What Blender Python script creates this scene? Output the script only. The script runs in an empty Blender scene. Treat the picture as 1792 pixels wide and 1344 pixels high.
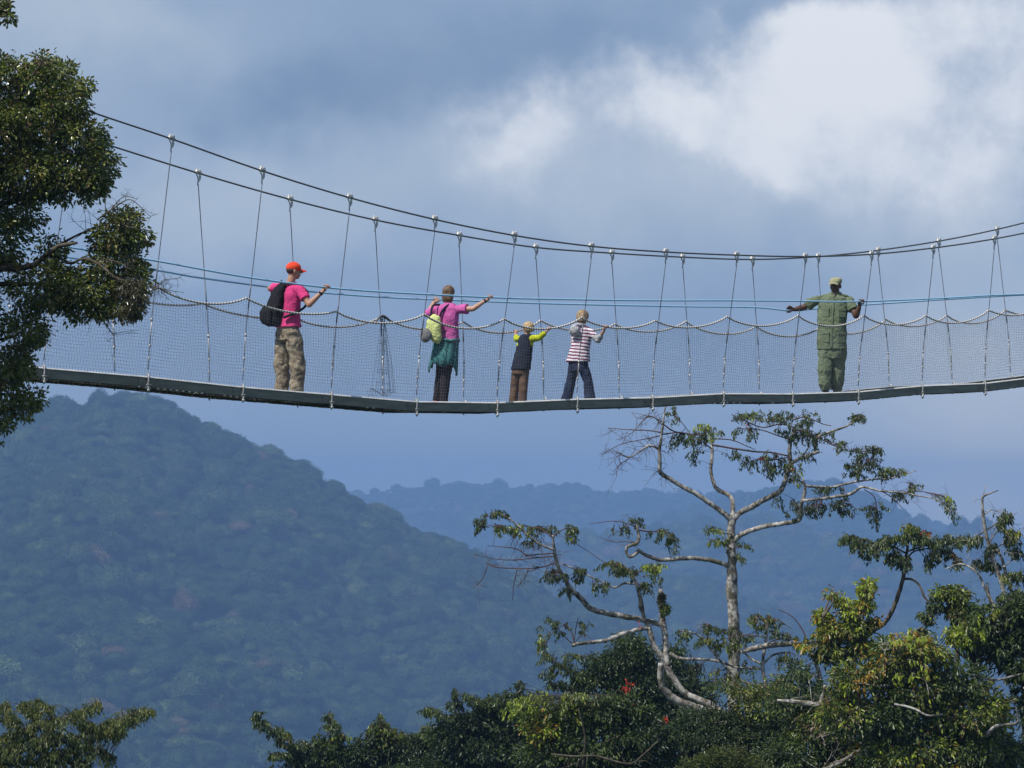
import bpy, math, random
import numpy as np
from math import sin, cos, pi, sqrt, radians, atan2
from mathutils import Vector, Matrix
random.seed(7); RS = np.random.RandomState(11)
C = bpy.context.scene.collection
SC = bpy.context.scene
# ---------------------------------------------------------------- camera model
F = 6000.0; CX = 896.0; CY = 672.0; YH = 900.0
PITCH = math.atan((YH-CY)/F)
def U(px, py, D):
    """point at horizontal distance D seen in that direction"""
    a = (px-CX)/F; b = (CY-py)/F
    dy = cos(PITCH)-b*sin(PITCH); dz = sin(PITCH)+b*cos(PITCH)
    return np.array([a*D/dy, D, dz*D/dy])
def PX(D): return D/F   # metres per photo pixel at distance D
cam = bpy.data.cameras.new('camera'); camo = bpy.data.objects.new('camera', cam); C.objects.link(camo)
camo.location = (0,0,0); camo.rotation_euler = (pi/2+PITCH,0,0)
cam.sensor_width = 36; cam.lens = F/1792*36; cam.clip_start = .5; cam.clip_end = 30000
SC.camera = camo
# ---------------------------------------------------------------- materials
def new_mat(name):
    m = bpy.data.materials.new(name); m.use_nodes = True
    nt = m.node_tree; b = nt.nodes['Principled BSDF']
    return m, nt, b
def mixrgb(nt, fac, a, b, mode='MIX'):
    n = nt.nodes.new('ShaderNodeMix'); n.data_type = 'RGBA'; n.blend_type = mode
    for s, v in ((n.inputs[0], fac), (n.inputs[6], a), (n.inputs[7], b)):
        if isinstance(v, (int, float)): s.default_value = v
        elif isinstance(v, (tuple, list)): s.default_value = (*v[:3], 1)
        else: nt.links.new(v, s)
    return n.outputs[2]
def noise(nt, scale, detail=4, rough=.55, coord='Object', stretch=None, dist=0):
    tc = nt.nodes.new('ShaderNodeTexCoord'); n = nt.nodes.new('ShaderNodeTexNoise')
    n.inputs['Scale'].default_value = scale; n.inputs['Detail'].default_value = detail
    n.inputs['Roughness'].default_value = rough; n.inputs['Distortion'].default_value = dist
    o = tc.outputs[coord]
    if stretch:
        mp = nt.nodes.new('ShaderNodeMapping'); mp.inputs['Scale'].default_value = stretch
        nt.links.new(o, mp.inputs[0]); o = mp.outputs[0]
    nt.links.new(o, n.inputs['Vector']); return n.outputs['Fac']
def ramp(nt, fac, stops):
    r = nt.nodes.new('ShaderNodeValToRGB'); e = r.color_ramp.elements
    while len(e) < len(stops): e.new(.5)
    for el, (p, c) in zip(e, stops):
        el.position = p; el.color = (*c, 1) if isinstance(c, tuple) else (c, c, c, 1)
    nt.links.new(fac, r.inputs[0]); return r.outputs[0]
def bump(nt, b, h, strength=.5, dist=.01):
    n = nt.nodes.new('ShaderNodeBump'); n.inputs['Strength'].default_value = strength
    n.inputs['Distance'].default_value = dist
    nt.links.new(h, n.inputs['Height']); nt.links.new(n.outputs[0], b.inputs['Normal'])
def simple(name, col, rough=.6, var=.25, scale=20, metal=0, bmp=0, bdist=.004, col2=None, spec=.5, stretch=None):
    m, nt, b = new_mat(name)
    f = noise(nt, scale, stretch=stretch)
    c2 = col2 or tuple(c*(1-var) for c in col); c1 = tuple(min(1, c*(1+var*.6)) for c in col)
    nt.links.new(ramp(nt, f, [(.35, c2), (.65, c1)]), b.inputs['Base Color'])
    b.inputs['Roughness'].default_value = rough; b.inputs['Metallic'].default_value = metal
    b.inputs['Specular IOR Level'].default_value = spec
    if bmp: bump(nt, b, f, bmp, bdist)
    return m
def leaf_mat(name, rough=.42, trans=.3, spec=.5):
    m, nt, b = new_mat(name)
    at = nt.nodes.new('ShaderNodeAttribute'); at.attribute_name = 'Col'
    nt.links.new(at.outputs['Color'], b.inputs['Base Color'])
    b.inputs['Roughness'].default_value = rough; b.inputs['Specular IOR Level'].default_value = spec
    tr = nt.nodes.new('ShaderNodeBsdfTranslucent')
    tc = mixrgb(nt, 1.0, at.outputs['Color'], (1.0, 1.25, .5), 'MULTIPLY')
    nt.links.new(tc, tr.inputs[0])
    mx = nt.nodes.new('ShaderNodeMixShader'); mx.inputs[0].default_value = trans
    nt.links.new(b.outputs[0], mx.inputs[1]); nt.links.new(tr.outputs[0], mx.inputs[2])
    nt.links.new(mx.outputs[0], nt.nodes['Material Output'].inputs['Surface'])
    return m
# ---------------------------------------------------------------- objects
def tag(o, label=None, cat=None, group=None, kind=None):
    if label: o['label'] = label
    if cat: o['category'] = cat
    if group: o['group'] = group
    if kind: o['kind'] = kind
    return o
def empty(name, loc=(0,0,0)):
    o = bpy.data.objects.new(name, None); C.objects.link(o); o.location = loc
    o.empty_display_size = .1; return o
def link_mesh(name, me, mat, parent=None, smooth=True):
    o = bpy.data.objects.new(name, me); C.objects.link(o)
    if mat is not None and not me.materials: me.materials.append(mat)
    if smooth is not None: me.polygons.foreach_set('use_smooth', [smooth]*len(me.polygons))
    if parent:
        o.parent = parent
        o.matrix_parent_inverse = Matrix.Identity(4)
    return o
def origin_shift(o, parent_loc):
    """mesh given in world coordinates -> relative to the thing's base"""
    o.data.transform(Matrix.Translation(-Vector(parent_loc)))
class MB:
    def __init__(s): s.V = []; s.F = []; s.n = 0
    def add(s, v, f):
        v = np.asarray(v, float).reshape(-1, 3)
        s.V.append(v); s.F += [tuple(i+s.n for i in q) for q in f]; s.n += len(v)
    def tube(s, pts, rad, seg=8, cap=True, flat=None):
        pts = [np.asarray(p, float) for p in pts]; n = len(pts)
        if isinstance(rad, (int, float)): rad = [rad]*n
        T = []
        for i in range(n):
            t = pts[min(i+1, n-1)]-pts[max(i-1, 0)]; l = np.linalg.norm(t); T.append(t/l if l > 1e-9 else np.array([0,0,1.]))
        up = np.array([0,0,1.]) if abs(T[0][2]) < .9 else np.array([1.,0,0])
        N = np.cross(T[0], up); N /= np.linalg.norm(N); V = []
        for i in range(n):
            N = N-T[i]*np.dot(N, T[i]); N /= max(1e-9, np.linalg.norm(N)); B = np.cross(T[i], N)
            for k in range(seg):
                a = 2*pi*k/seg; V.append(pts[i]+rad[i]*(cos(a)*N+sin(a)*B))
        Fc = [(i*seg+k, i*seg+(k+1) % seg, (i+1)*seg+(k+1) % seg, (i+1)*seg+k) for i in range(n-1) for k in range(seg)]
        if cap: Fc += [tuple(range(seg))[::-1], tuple((n-1)*seg+k for k in range(seg))]
        s.add(V, Fc)
    def caps(s, p, q, r1, r2, seg=14):
        """rounded tapered capsule"""
        p = np.asarray(p, float); q = np.asarray(q, float); d = q-p; l = np.linalg.norm(d)
        d = d/l if l > 1e-9 else np.array([0,0,1.])
        pts = []; rr = []
        for a in (80, 55, 28): pts.append(p-d*r1*sin(radians(a))); rr.append(r1*cos(radians(a)))
        for t in np.linspace(0, 1, 4): pts.append(p+(q-p)*t); rr.append(r1+(r2-r1)*t)
        for a in (28, 55, 80): pts.append(q+d*r2*sin(radians(a))); rr.append(r2*cos(radians(a)))
        s.tube(pts, rr, seg)
    def ell(s, c, r, fw=(0,1,0), nu=16, nv=10, tilt=0):
        """ellipsoid radii (side, front, up), front axis fw"""
        c = np.asarray(c, float); fw = np.array(fw, float); fw /= np.linalg.norm(fw)
        up = np.array([0,0,1.]); sd = np.cross(fw, up); sd /= np.linalg.norm(sd); up = np.cross(sd, fw)
        V = [c+up*r[2]]
        for j in range(1, nv):
            th = pi*j/nv
            for i in range(nu):
                ph = 2*pi*i/nu
                V.append(c+sd*r[0]*sin(th)*cos(ph)+fw*r[1]*sin(th)*sin(ph)+up*r[2]*cos(th))
        V.append(c-up*r[2]); L = len(V)-1
        Fc = [(0, 1+i, 1+(i+1) % nu) for i in range(nu)]
        Fc += [(1+j*nu+i, 1+(j+1)*nu+i, 1+(j+1)*nu+(i+1) % nu, 1+j*nu+(i+1) % nu) for j in range(nv-2) for i in range(nu)]
        Fc += [(L, 1+(nv-2)*nu+(i+1) % nu, 1+(nv-2)*nu+i) for i in range(nu)]
        s.add(V, Fc)
    def loft(s, rings, seg=24, power=2.3):
        """rings: (centre, halfwidth, halfdepth, side vec, front vec), superellipse, flat ends"""
        V = []; n = len(rings)
        for c, a, b, S, Fv in rings:
            c = np.asarray(c, float); S = np.asarray(S, float); Fv = np.asarray(Fv, float)
            for k in range(seg):
                t = 2*pi*k/seg; cc, ss = cos(t), sin(t)
                x = abs(cc)**(2/power)*(1 if cc > 0 else -1); y = abs(ss)**(2/power)*(1 if ss > 0 else -1)
                V.append(c+S*a*x+Fv*b*y)
        Fc = [(i*seg+k, i*seg+(k+1) % seg, (i+1)*seg+(k+1) % seg, (i+1)*seg+k) for i in range(n-1) for k in range(seg)]
        Fc += [tuple(range(seg))[::-1], tuple((n-1)*seg+k for k in range(seg))]
        s.add(V, Fc)
    def box(s, c, hx, hy, hz, ax=(1,0,0), ay=(0,1,0), az=(0,0,1)):
        c = np.asarray(c, float); ax, ay, az = (np.asarray(v, float) for v in (ax, ay, az))
        V = [c+ax*hx*i+ay*hy*j+az*hz*k for i in (-1,1) for j in (-1,1) for k in (-1,1)]
        s.add(V, [(0,1,3,2),(4,6,7,5),(0,4,5,1),(2,3,7,6),(0,2,6,4),(1,5,7,3)])
    def mesh(s, name):
        me = bpy.data.meshes.new(name); me.from_pydata(np.concatenate(s.V).tolist(), [], s.F); me.validate(); me.update(); return me
    def obj(s, name, mat, parent=None, smooth=True, base=None):
        o = link_mesh(name, s.mesh(name), mat, parent, smooth)
        if base is not None: origin_shift(o, base)
        return o
    def blob(s, name, mat, parent=None, voxel=.006, sm=6, disp=None, base=None, fac=.5):
        """union everything into one continuous surface"""
        me = s.mesh(name+'_raw'); o = bpy.data.objects.new(name, me); C.objects.link(o)
        r = o.modifiers.new('r', 'REMESH'); r.mode = 'VOXEL'; r.voxel_size = voxel; r.use_smooth_shade = True
        if sm: m = o.modifiers.new('s', 'SMOOTH'); m.iterations = sm; m.factor = fac
        if disp:
            for k, (sz, st) in enumerate(disp):
                tx = bpy.data.textures.new(name+'_fold', 'CLOUDS'); tx.noise_scale = sz; tx.noise_depth = 2
                d = o.modifiers.new('d%d' % k, 'DISPLACE'); d.texture = tx; d.strength = st; d.mid_level = .5
                d.texture_coords = 'LOCAL'
        dg = bpy.context.evaluated_depsgraph_get()
        me2 = bpy.data.meshes.new_from_object(o.evaluated_get(dg)); me2.name = name
        o.modifiers.clear(); o.data = me2; bpy.data.meshes.remove(me)
        me2.materials.clear(); me2.materials.append(mat)
        me2.polygons.foreach_set('use_smooth', [True]*len(me2.polygons))
        if parent: o.parent = parent
        if base is not None: origin_shift(o, base)
        return o
def np_mesh(name, V, Fq, cols=None):
    """fast mesh from arrays: V (n,3), Fq (m,k)"""
    V = np.ascontiguousarray(V, np.float32); Fq = np.ascontiguousarray(Fq, np.int32); m, k = Fq.shape
    me = bpy.data.meshes.new(name); me.vertices.add(len(V)); me.vertices.foreach_set('co', V.ravel())
    me.loops.add(m*k); me.loops.foreach_set('vertex_index', Fq.ravel())
    me.polygons.add(m); me.polygons.foreach_set('loop_start', np.arange(0, m*k, k, dtype=np.int32))
    me.update(calc_edges=True)
    if cols is not None:
        a = me.color_attributes.new('Col', 'FLOAT_COLOR', 'POINT')
        c = np.ones((len(V), 4), np.float32); c[:, :3] = cols; a.data.foreach_set('color', c.ravel())
    return me
def smoothline(P, sub=5):
    """Catmull-Rom through rows of P (any columns)"""
    P = np.asarray(P, float)
    if len(P) < 3: sub = max(sub, 4)
    Q = np.vstack([2*P[0]-P[1], P, 2*P[-1]-P[-2]]); out = []
    for i in range(1, len(Q)-2):
        for t in np.arange(sub)/sub:
            a, b, c, d = Q[i-1], Q[i], Q[i+1], Q[i+2]
            out.append(.5*((2*b)+(-a+c)*t+(2*a-5*b+4*c-d)*t*t+(-a+3*b-3*c+d)*t**3))
    out.append(P[-1]); return np.array(out)
# ---------------------------------------------------------------- sun, sky
SUN_EL = radians(56); SUN_AZ = radians(230)      # compass azimuth (clockwise from +Y): behind-left of the camera
sv = Vector((sin(SUN_AZ)*cos(SUN_EL), cos(SUN_AZ)*cos(SUN_EL), sin(SUN_EL)))
sl = bpy.data.lights.new('sun', 'SUN'); sl.energy = 4.6; sl.angle = radians(.5); sl.color = (1, .955, .88)
so = bpy.data.objects.new('sun', sl); C.objects.link(so); so.rotation_euler = sv.to_track_quat('Z', 'Y').to_euler()
so.location = (0, 0, 60)
W = bpy.data.worlds.new('World'); SC.world = W; W.use_nodes = True
nt = W.node_tree; nt.nodes.clear()
def N(t, **k):
    n = nt.nodes.new(t)
    for a, b in k.items(): setattr(n, a, b)
    return n
def L(a, b): nt.links.new(a, b)
def M(op, a, b=None, c=None, clamp=False):
    n = N('ShaderNodeMath', operation=op); n.use_clamp = clamp
    for i, v in enumerate((a, b, c)):
        if v is None: continue
        if isinstance(v, (int, float)): n.inputs[i].default_value = v
        else: L(v, n.inputs[i])
    return n.outputs[0]
out = N('ShaderNodeOutputWorld'); bg = N('ShaderNodeBackground')
sky = N('ShaderNodeTexSky', sky_type='NISHITA'); sky.sun_disc = False
sky.sun_elevation = SUN_EL; sky.sun_rotation = SUN_AZ; sky.altitude = 2000; sky.air_density = 1.0; sky.dust_density = 1.0
tc = N('ShaderNodeTexCoord'); sx = N('ShaderNodeSeparateXYZ'); L(tc.outputs['Generated'], sx.inputs[0])
X, Y, Z = sx.outputs
# clouds are laid out over the dome in (azimuth, elevation) degrees
az = M('MULTIPLY', M('ARCTAN2', X, Y), 180/pi)
el = M('MULTIPLY', M('ARCSINE', Z), 180/pi)
def cno(scale, detail, seed, rough=.55, sxy=(1,1,1), dist=0):
    mp = N('ShaderNodeMapping'); mp.inputs['Location'].default_value = (seed, seed*.7, 0); mp.inputs['Scale'].default_value = sxy
    L(tc.outputs['Generated'], mp.inputs[0]); n = N('ShaderNodeTexNoise')
    n.inputs['Scale'].default_value = scale; n.inputs['Detail'].default_value = detail
    n.inputs['Roughness'].default_value = rough; n.inputs['Distortion'].default_value = dist
    L(mp.outputs[0], n.inputs['Vector']); return n.outputs['Fac']
wob1 = M('SUBTRACT', cno(16, 5, 3.1), .5); wob2 = M('SUBTRACT', cno(16, 5, 8.7), .5)
wob3 = M('SUBTRACT', cno(55, 5, 12.1), .5); wob4 = M('SUBTRACT', cno(55, 5, 17.7), .5)
azw = M('MULTIPLY_ADD', wob3, 1.3, M('MULTIPLY_ADD', wob1, 3.0, az)); elw = M('MULTIPLY_ADD', wob4, 1.1, M('MULTIPLY_ADD', wob2, 2.4, el))
def deg(px, py): return math.degrees(math.atan((px-CX)/F)), math.degrees(math.atan((CY-py)/F)+PITCH)
def blobm(px, py, rx, ry, k=1.0, rot=0, pw=1.0):
    a0, e0 = deg(px, py); rx, ry = rx/F*57.3, ry/F*57.3; c, s = cos(rot), sin(rot)
    da = M('SUBTRACT', azw, a0); de = M('SUBTRACT', elw, e0)
    u = M('MULTIPLY_ADD', da, c/rx, M('MULTIPLY', de, s/rx)); v = M('MULTIPLY_ADD', da, -s/ry, M('MULTIPLY', de, c/ry))
    d2 = M('ADD', M('MULTIPLY', u, u), M('MULTIPLY', v, v))
    g = M('POWER', 2.718, M('MULTIPLY', M('POWER', d2, pw), -1.0))
    return M('MULTIPLY', g, k)
def total(lst):
    t = lst[0]
    for x in lst[1:]: t = M('ADD', t, x)
    return t
bright = total([blobm(1400, 110, 170, 110, .95, -.1, 1.4), blobm(1330, 270, 150, 70, .55, -.5, 1.2), blobm(1180, 210, 90, 80, .62, -.9, 1.1), blobm(1700, 190, 330, 250, .43, 0, 1.3), blobm(1480, 290, 210, 80, .35, -.2),
                blobm(900, 240, 120, 90, .66), blobm(1060, 190, 140, 80, .36, .3), blobm(1640, 60, 280, 70, .32), blobm(1610, 190, 260, 130, .26), blobm(800, 290, 110, 70, .22)])
haze = total([blobm(900, 300, 480, 100, .50), blobm(1250, 340, 500, 130, .4), blobm(330, 350, 200, 110, .55), blobm(1650, 420, 330, 120, .45), blobm(1780, 600, 260, 120, .5), blobm(40, 60, 240, 150, .5),
              blobm(300, 60, 300, 60, .25), blobm(1700, 895, 220, 45, 1.0, -.3), blobm(1300, 560, 500, 60, .08), blobm(1720, 760, 320, 130, .85), blobm(520, 420, 200, 60, .3)])
dark = total([blobm(560, 190, 260, 70, .6), blobm(1000, 70, 200, 60, .35), blobm(700, 120, 500, 90, .5), blobm(1600, 430, 110, 50, .5, .8), blobm(1150, 380, 350, 50, .35), blobm(1580, 0, 400, 22, .5), blobm(1250, 520, 420, 90, .35)])
fine = M('SUBTRACT', cno(60, 6, 1.3, .62), .5); mid = M('SUBTRACT', cno(24, 5, 4.4, .6), .5)
bright = M('ADD', bright, M('MULTIPLY', M('ADD', M('MULTIPLY', fine, 1.7), M('MULTIPLY', mid, 1.5)), M('MINIMUM', bright, .6)))
ss = N('ShaderNodeMapRange', interpolation_type='SMOOTHSTEP'); ss.inputs[1].default_value = .06; ss.inputs[2].default_value = 1.15; L(bright, ss.inputs[0]); bright = ss.outputs[0]
haze = M('MULTIPLY_ADD', mid, .35, M('MULTIPLY_ADD', fine, .22, haze), clamp=True); dark = M('MULTIPLY_ADD', fine, .2, dark, clamp=True)
def mixc(f, a, b):
    n = N('ShaderNodeMix', data_type='RGBA')
    for s, v in ((n.inputs[0], f), (n.inputs[6], a), (n.inputs[7], b)):
        if isinstance(v, tuple): s.default_value = (*v, 1)
        else: L(v, s)
    return n.outputs[2]
K = 1.0
def s2l(r, g, b): return tuple((((c/255+.055)/1.055)**2.4 if c > 10 else c/255/12.92) for c in (r, g, b))
low = N('ShaderNodeMapRange'); low.inputs[1].default_value = -.5; low.inputs[2].default_value = 3.2; L(el, low.inputs[0])
base = mixc(low.outputs[0], s2l(170, 183, 192), s2l(147, 170, 199))
c1 = mixc(dark, base, s2l(117, 144, 177))
c2 = mixc(haze, c1, s2l(193, 206, 219))
c2 = mixc(total([blobm(1750, 820, 330, 110, .8), blobm(1700, 640, 260, 60, .2), blobm(1690, 900, 150, 36, .6, -.35)]), c2, s2l(232, 230, 218))
c3 = mixc(bright, c2, s2l(235, 239, 245))
# beyond the cloud bank in view: Nishita blue with broken cloud
gen = N('ShaderNodeMapRange'); gen.inputs[1].default_value = .45; gen.inputs[2].default_value = .62; L(cno(3.2, 6, 5.5), gen.inputs[0])
skyc = N('ShaderNodeMix', data_type='RGBA', blend_type='MULTIPLY'); skyc.inputs[0].default_value = 1; L(sky.outputs[0], skyc.inputs[6]); skyc.inputs[7].default_value = (.1,.1,.1,1)
over = mixc(M('MULTIPLY', gen.outputs[0], .7), skyc.outputs[2], (.62, .66, .72))
aa = N('ShaderNodeMapRange', interpolation_type='SMOOTHSTEP'); aa.inputs[1].default_value = 16; aa.inputs[2].default_value = 42
L(M('SQRT', M('ADD', M('MULTIPLY', az, az), M('MULTIPLY', el, el))), aa.inputs[0])
fin = mixc(aa.outputs[0], c3, over)
L(fin, bg.inputs[0]); bg.inputs[1].default_value = 1.0; L(bg.outputs[0], out.inputs[0])
SC.view_settings.view_transform = 'Standard'; SC.view_settings.look = 'None'; SC.view_settings.exposure = 0; SC.view_settings.gamma = 1
cy = SC.cycles; cy.max_bounces = 6; cy.diffuse_bounces = 3; cy.glossy_bounces = 2; cy.transmission_bounces = 4; cy.volume_bounces = 1
cy.use_adaptive_sampling = True; cy.adaptive_threshold = .02; cy.use_denoising = True; cy.sample_clamp_indirect = 4; cy.caustics_reflective = False
# ---------------------------------------------------------------- land, hills, forest, haze
def sines(n, lam, seed):
    r = np.random.RandomState(seed); an = r.rand(n)*2*pi; k = 2*pi/(lam*(.6+.9*r.rand(n))); ph = r.rand(n)*2*pi
    def f(x, y): return sum(np.sin(k[i]*(x*cos(an[i])+y*sin(an[i]))+ph[i]) for i in range(n))/sqrt(n)
    return f
g1 = sines(8, 130, 1); g2 = sines(8, 45, 2); g3 = sines(10, 18, 3)
def ground_z(x, y):
    r = np.sqrt(x*x+y*y)
    z = np.interp(r, [0, 6, 14, 35, 60, 110, 260, 600, 1000, 1500, 9000], [-1.6, -1.7, -5, -17, -22, -34, -75, -165, -205, -230, -230])
    return z+np.clip(r/200, 0, 1)*(g1(x, y)*5+g2(x, y)*2)+np.clip(r/40, 0, 1)*g3(x, y)*.5
def grid_mesh(name, xs, ys, zf):
    Xg, Yg = np.meshgrid(xs, ys); Zg = zf(Xg, Yg); V = np.stack([Xg, Yg, Zg], -1).reshape(-1, 3)
    nx, ny = len(xs), len(ys); i = np.arange(ny-1)[:, None]*nx+np.arange(nx-1)[None]
    return np_mesh(name, V, np.stack([i, i+1, i+nx+1, i+nx], -1).reshape(-1, 4))
def sq(a, b, n): # denser near 0
    t = np.linspace(-1, 1, n); return np.where(t < 0, -a*-(np.abs(t)**2.2)*-1, b*np.abs(t)**2.2)
m_ground, nt_, b_ = new_mat('forest_floor')
nt_.links.new(ramp(nt_, noise(nt_, .35, 8), [(.3, (.018,.032,.012)), (.5, (.035,.055,.02)), (.7, (.06,.06,.03))]), b_.inputs['Base Color'])
b_.inputs['Roughness'].default_value = .95; b_.inputs['Specular IOR Level'].default_value = .1
xs = np.concatenate([-np.geomspace(6300, 6, 70), np.linspace(-4, 4, 5), np.geomspace(6, 6300, 70)])
g = link_mesh('ground', grid_mesh('ground', xs, xs, ground_z), m_ground, None, True); tag(g, kind='structure')
def hillprof(pts, D):
    P = np.array([U(px, py, D) for px, py in pts]); return P[:, 0], P[:, 2]
# crown prototypes for the far forest (never placed on their own; the canopy copies them)
m_canopy, nt_, b_ = new_mat('far_foliage')
oi = nt_.nodes.new('ShaderNodeAttribute'); oi.attribute_type = 'INSTANCER'; oi.attribute_name = 'tint'
cr = ramp(nt_, oi.outputs['Fac'], [(0, (.020,.042,.016)), (.4, (.035,.068,.022)), (.68, (.06,.095,.032)), (.80, (.09,.13,.042)), (.87, (.12,.085,.05)), (.95, (.13,.10,.05)), (1, (.18,.17,.10))])
cr = mixrgb(nt_, 1, cr, ramp(nt_, noise(nt_, .9, 5, .65), [(.3, .6), (.7, 1.6)]), 'MULTIPLY')
nt_.links.new(cr, b_.inputs['Base Color']); b_.inputs['Roughness'].default_value = .8; b_.inputs['Specular IOR Level'].default_value = .15
def ico(n):
    import bmesh
    bm = bmesh.new(); bmesh.ops.create_icosphere(bm, subdivisions=n, radius=1)
    V = np.array([v.co[:] for v in bm.verts]); Fc = np.array([[v.index for v in f.verts] for f in bm.faces]); bm.free(); return V, Fc
IV, IF = ico(4)
protos = []
for k in range(7):
    r = np.random.RandomState(40+k); V = IV.copy()
    lumps = r.randn(26, 3); lumps /= np.linalg.norm(lumps, axis=1)[:, None]; lumps[:, 2] = np.abs(lumps[:, 2])
    d = V@lumps.T; w = .55+.45*r.rand(26); lump = np.max(np.clip((d-.80)/.20, 0, 1)**.6*w, axis=1)
    a1 = sum(np.sin(V@(r.randn(3)*9)+r.rand()*6) for _ in range(8))/3; a2 = sum(np.sin(V@(r.randn(3)*19)+r.rand()*6) for _ in range(8))/3
    R = .72+.30*lump+.035*a1+.03*a2+r.randn(len(V))*.018
    sc_ = np.array([1, 1, .62+.3*r.rand()]); core = V*(R*.84)[:, None]*sc_; core[:, 2] = np.maximum(core[:, 2], -.35)
    up_ = np.where(V[:, 2] > -.25)[0]; m = 3600; ix = up_[r.randint(0, len(up_), m)]
    nn = V[ix]+r.randn(m, 3)*.7; nn /= np.linalg.norm(nn, axis=1)[:, None]; c_ = V[ix]*(R[ix]*(.86+.30*r.rand(m)**1.5))[:, None]*sc_
    t1 = np.cross(nn, r.randn(m, 3)); t1 /= np.linalg.norm(t1, axis=1)[:, None]; t2 = np.cross(nn, t1); h = (.022+.040*r.rand(m))[:, None]
    Q_ = np.stack([c_-t1*h, c_-t2*h*.7, c_+t1*h, c_+t2*h*.7], 1).reshape(-1, 3)
    tri = [tuple(f) for f in IF]; me = bpy.data.meshes.new('canopy_crown')
    me.from_pydata(np.concatenate([core, Q_]).tolist(), [], tri+[tuple(len(core)+4*i+j for j in range(4)) for i in range(m)]); me.update(); me.materials.append(m_canopy)
    protos.append(bpy.data.objects.new('canopy_crown', me))
pc = bpy.data.collections.new('canopy_crowns')
for p in protos: pc.objects.link(p)
def gn_forest(name):
    ng = bpy.data.node_groups.new(name, 'GeometryNodeTree')
    ng.interface.new_socket('Geometry', in_out='INPUT', socket_type='NodeSocketGeometry')
    ng.interface.new_socket('Geometry', in_out='OUTPUT', socket_type='NodeSocketGeometry')
    n = ng.nodes; gi = n.new('NodeGroupInput'); go = n.new('NodeGroupOutput')
    ip = n.new('GeometryNodeInstanceOnPoints'); ci = n.new('GeometryNodeCollectionInfo'); ci.inputs[0].default_value = pc
    ci.inputs['Separate Children'].default_value = True; ci.inputs['Reset Children'].default_value = True
    ip.inputs['Pick Instance'].default_value = True
    def attr(nm, ty):
        a = n.new('GeometryNodeInputNamedAttribute'); a.data_type = ty; a.inputs[0].default_value = nm; return a.outputs[0]
    ng.links.new(gi.outputs[0], ip.inputs['Points']); ng.links.new(ci.outputs[0], ip.inputs['Instance'])
    ng.links.new(attr('pick', 'INT'), ip.inputs['Instance Index']); ng.links.new(attr('size', 'FLOAT_VECTOR'), ip.inputs['Scale'])
    ng.links.new(attr('spin', 'FLOAT_VECTOR'), ip.inputs['Rotation']); ng.links.new(ip.outputs[0], go.inputs[0]); return ng
GN = gn_forest('canopy')
def hill(name, pts, D, slope, front, back, wiggle, crown, sp, label, seed, x0=-900, x1=2700, tintshift=0):
    hx, hz = hillprof(pts, D); X0 = (x0-CX)/F*D; X1 = (x1-CX)/F*D
    ga = sines(9, 170, seed); gb = sines(9, 60, seed+1)
    def zf(x, y):
        # ridge noise fades out on the ridge line itself
        t = y-D; xr = x*D/np.maximum(y, D*.4) if False else x
        zr = np.interp(x, hx, hz)-crown*.5
        fr = np.where(t < 0, -t, 0); bk = np.where(t > 0, t, 0)
        w = np.clip((fr+bk)/150, 0, 1)
        return zr-fr*slope-bk*.3-(fr*fr)*slope*.00015+w*wiggle*(ga(x, y)-.4+.4*gb(x, y))
    nx = 140; ny = 60
    o = link_mesh(name, grid_mesh(name, np.linspace(X0, X1, nx), np.linspace(D-front, D+back, ny), zf), m_ground); tag(o, kind='structure')
    r = np.random.RandomState(seed+5)
    xs = np.arange(X0, X1, sp); ys = np.arange(D-front, D+60, sp); Xg, Yg = np.meshgrid(xs, ys)
    Xg = Xg+(r.rand(*Xg.shape)-.5)*sp*1.1; Yg = Yg+(r.rand(*Xg.shape)-.5)*sp*1.1; Xg, Yg = Xg.ravel(), Yg.ravel()
    keep = (np.abs(Xg/Yg) < .29); Xg, Yg = Xg[keep], Yg[keep]; Zg = zf(Xg, Yg)
    vis = Zg/Yg > -.11; Xg, Yg, Zg = Xg[vis], Yg[vis], Zg[vis]
    n = len(Xg); s = crown*(.34+.34*r.rand(n)+.55*r.rand(n)**7); Zg = Zg+(r.rand(n)-.5)*s*.75; pt_ = np.clip(.5+.22*sines(9, 60, seed+9)(Xg, Yg)+.12*sines(9, 24, seed+11)(Xg, Yg), 0, 1); sx_ = .75+.5*r.rand(n)
    me = np_mesh(name+'_canopy', np.stack([Xg, Yg, Zg+s*.2], -1), np.zeros((0, 3), np.int32).reshape(0, 3)) if False else bpy.data.meshes.new(name+'_canopy')
    me.vertices.add(n); me.vertices.foreach_set('co', np.stack([Xg, Yg, Zg+s*.15], -1).astype(np.float32).ravel())
    a = me.attributes.new('size', 'FLOAT_VECTOR', 'POINT'); a.data.foreach_set('vector', np.stack([s*sx_, s/sx_, s*(.7+.7*r.rand(n))], -1).astype(np.float32).ravel())
    a = me.attributes.new('spin', 'FLOAT_VECTOR', 'POINT'); a.data.foreach_set('vector', np.stack([(r.rand(n)-.5)*.4, (r.rand(n)-.5)*.4, r.rand(n)*6.28], -1).astype(np.float32).ravel())
    a = me.attributes.new('pick', 'INT', 'POINT'); a.data.foreach_set('value', r.randint(0, 7, n).astype(np.int32))
    a = me.attributes.new('tint', 'FLOAT', 'POINT'); a.data.foreach_set('value', np.clip(.62*r.rand(n)**1.1+.42*pt_-.06+tintshift+.3*(r.rand(n) > .99), 0, 1).astype(np.float32))
    fo = bpy.data.objects.new(name+'_forest', me); C.objects.link(fo); md = fo.modifiers.new('canopy', 'NODES'); md.node_group = GN
    tag(fo, label, 'forest', kind='stuff'); print(name, n)
    return o
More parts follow.
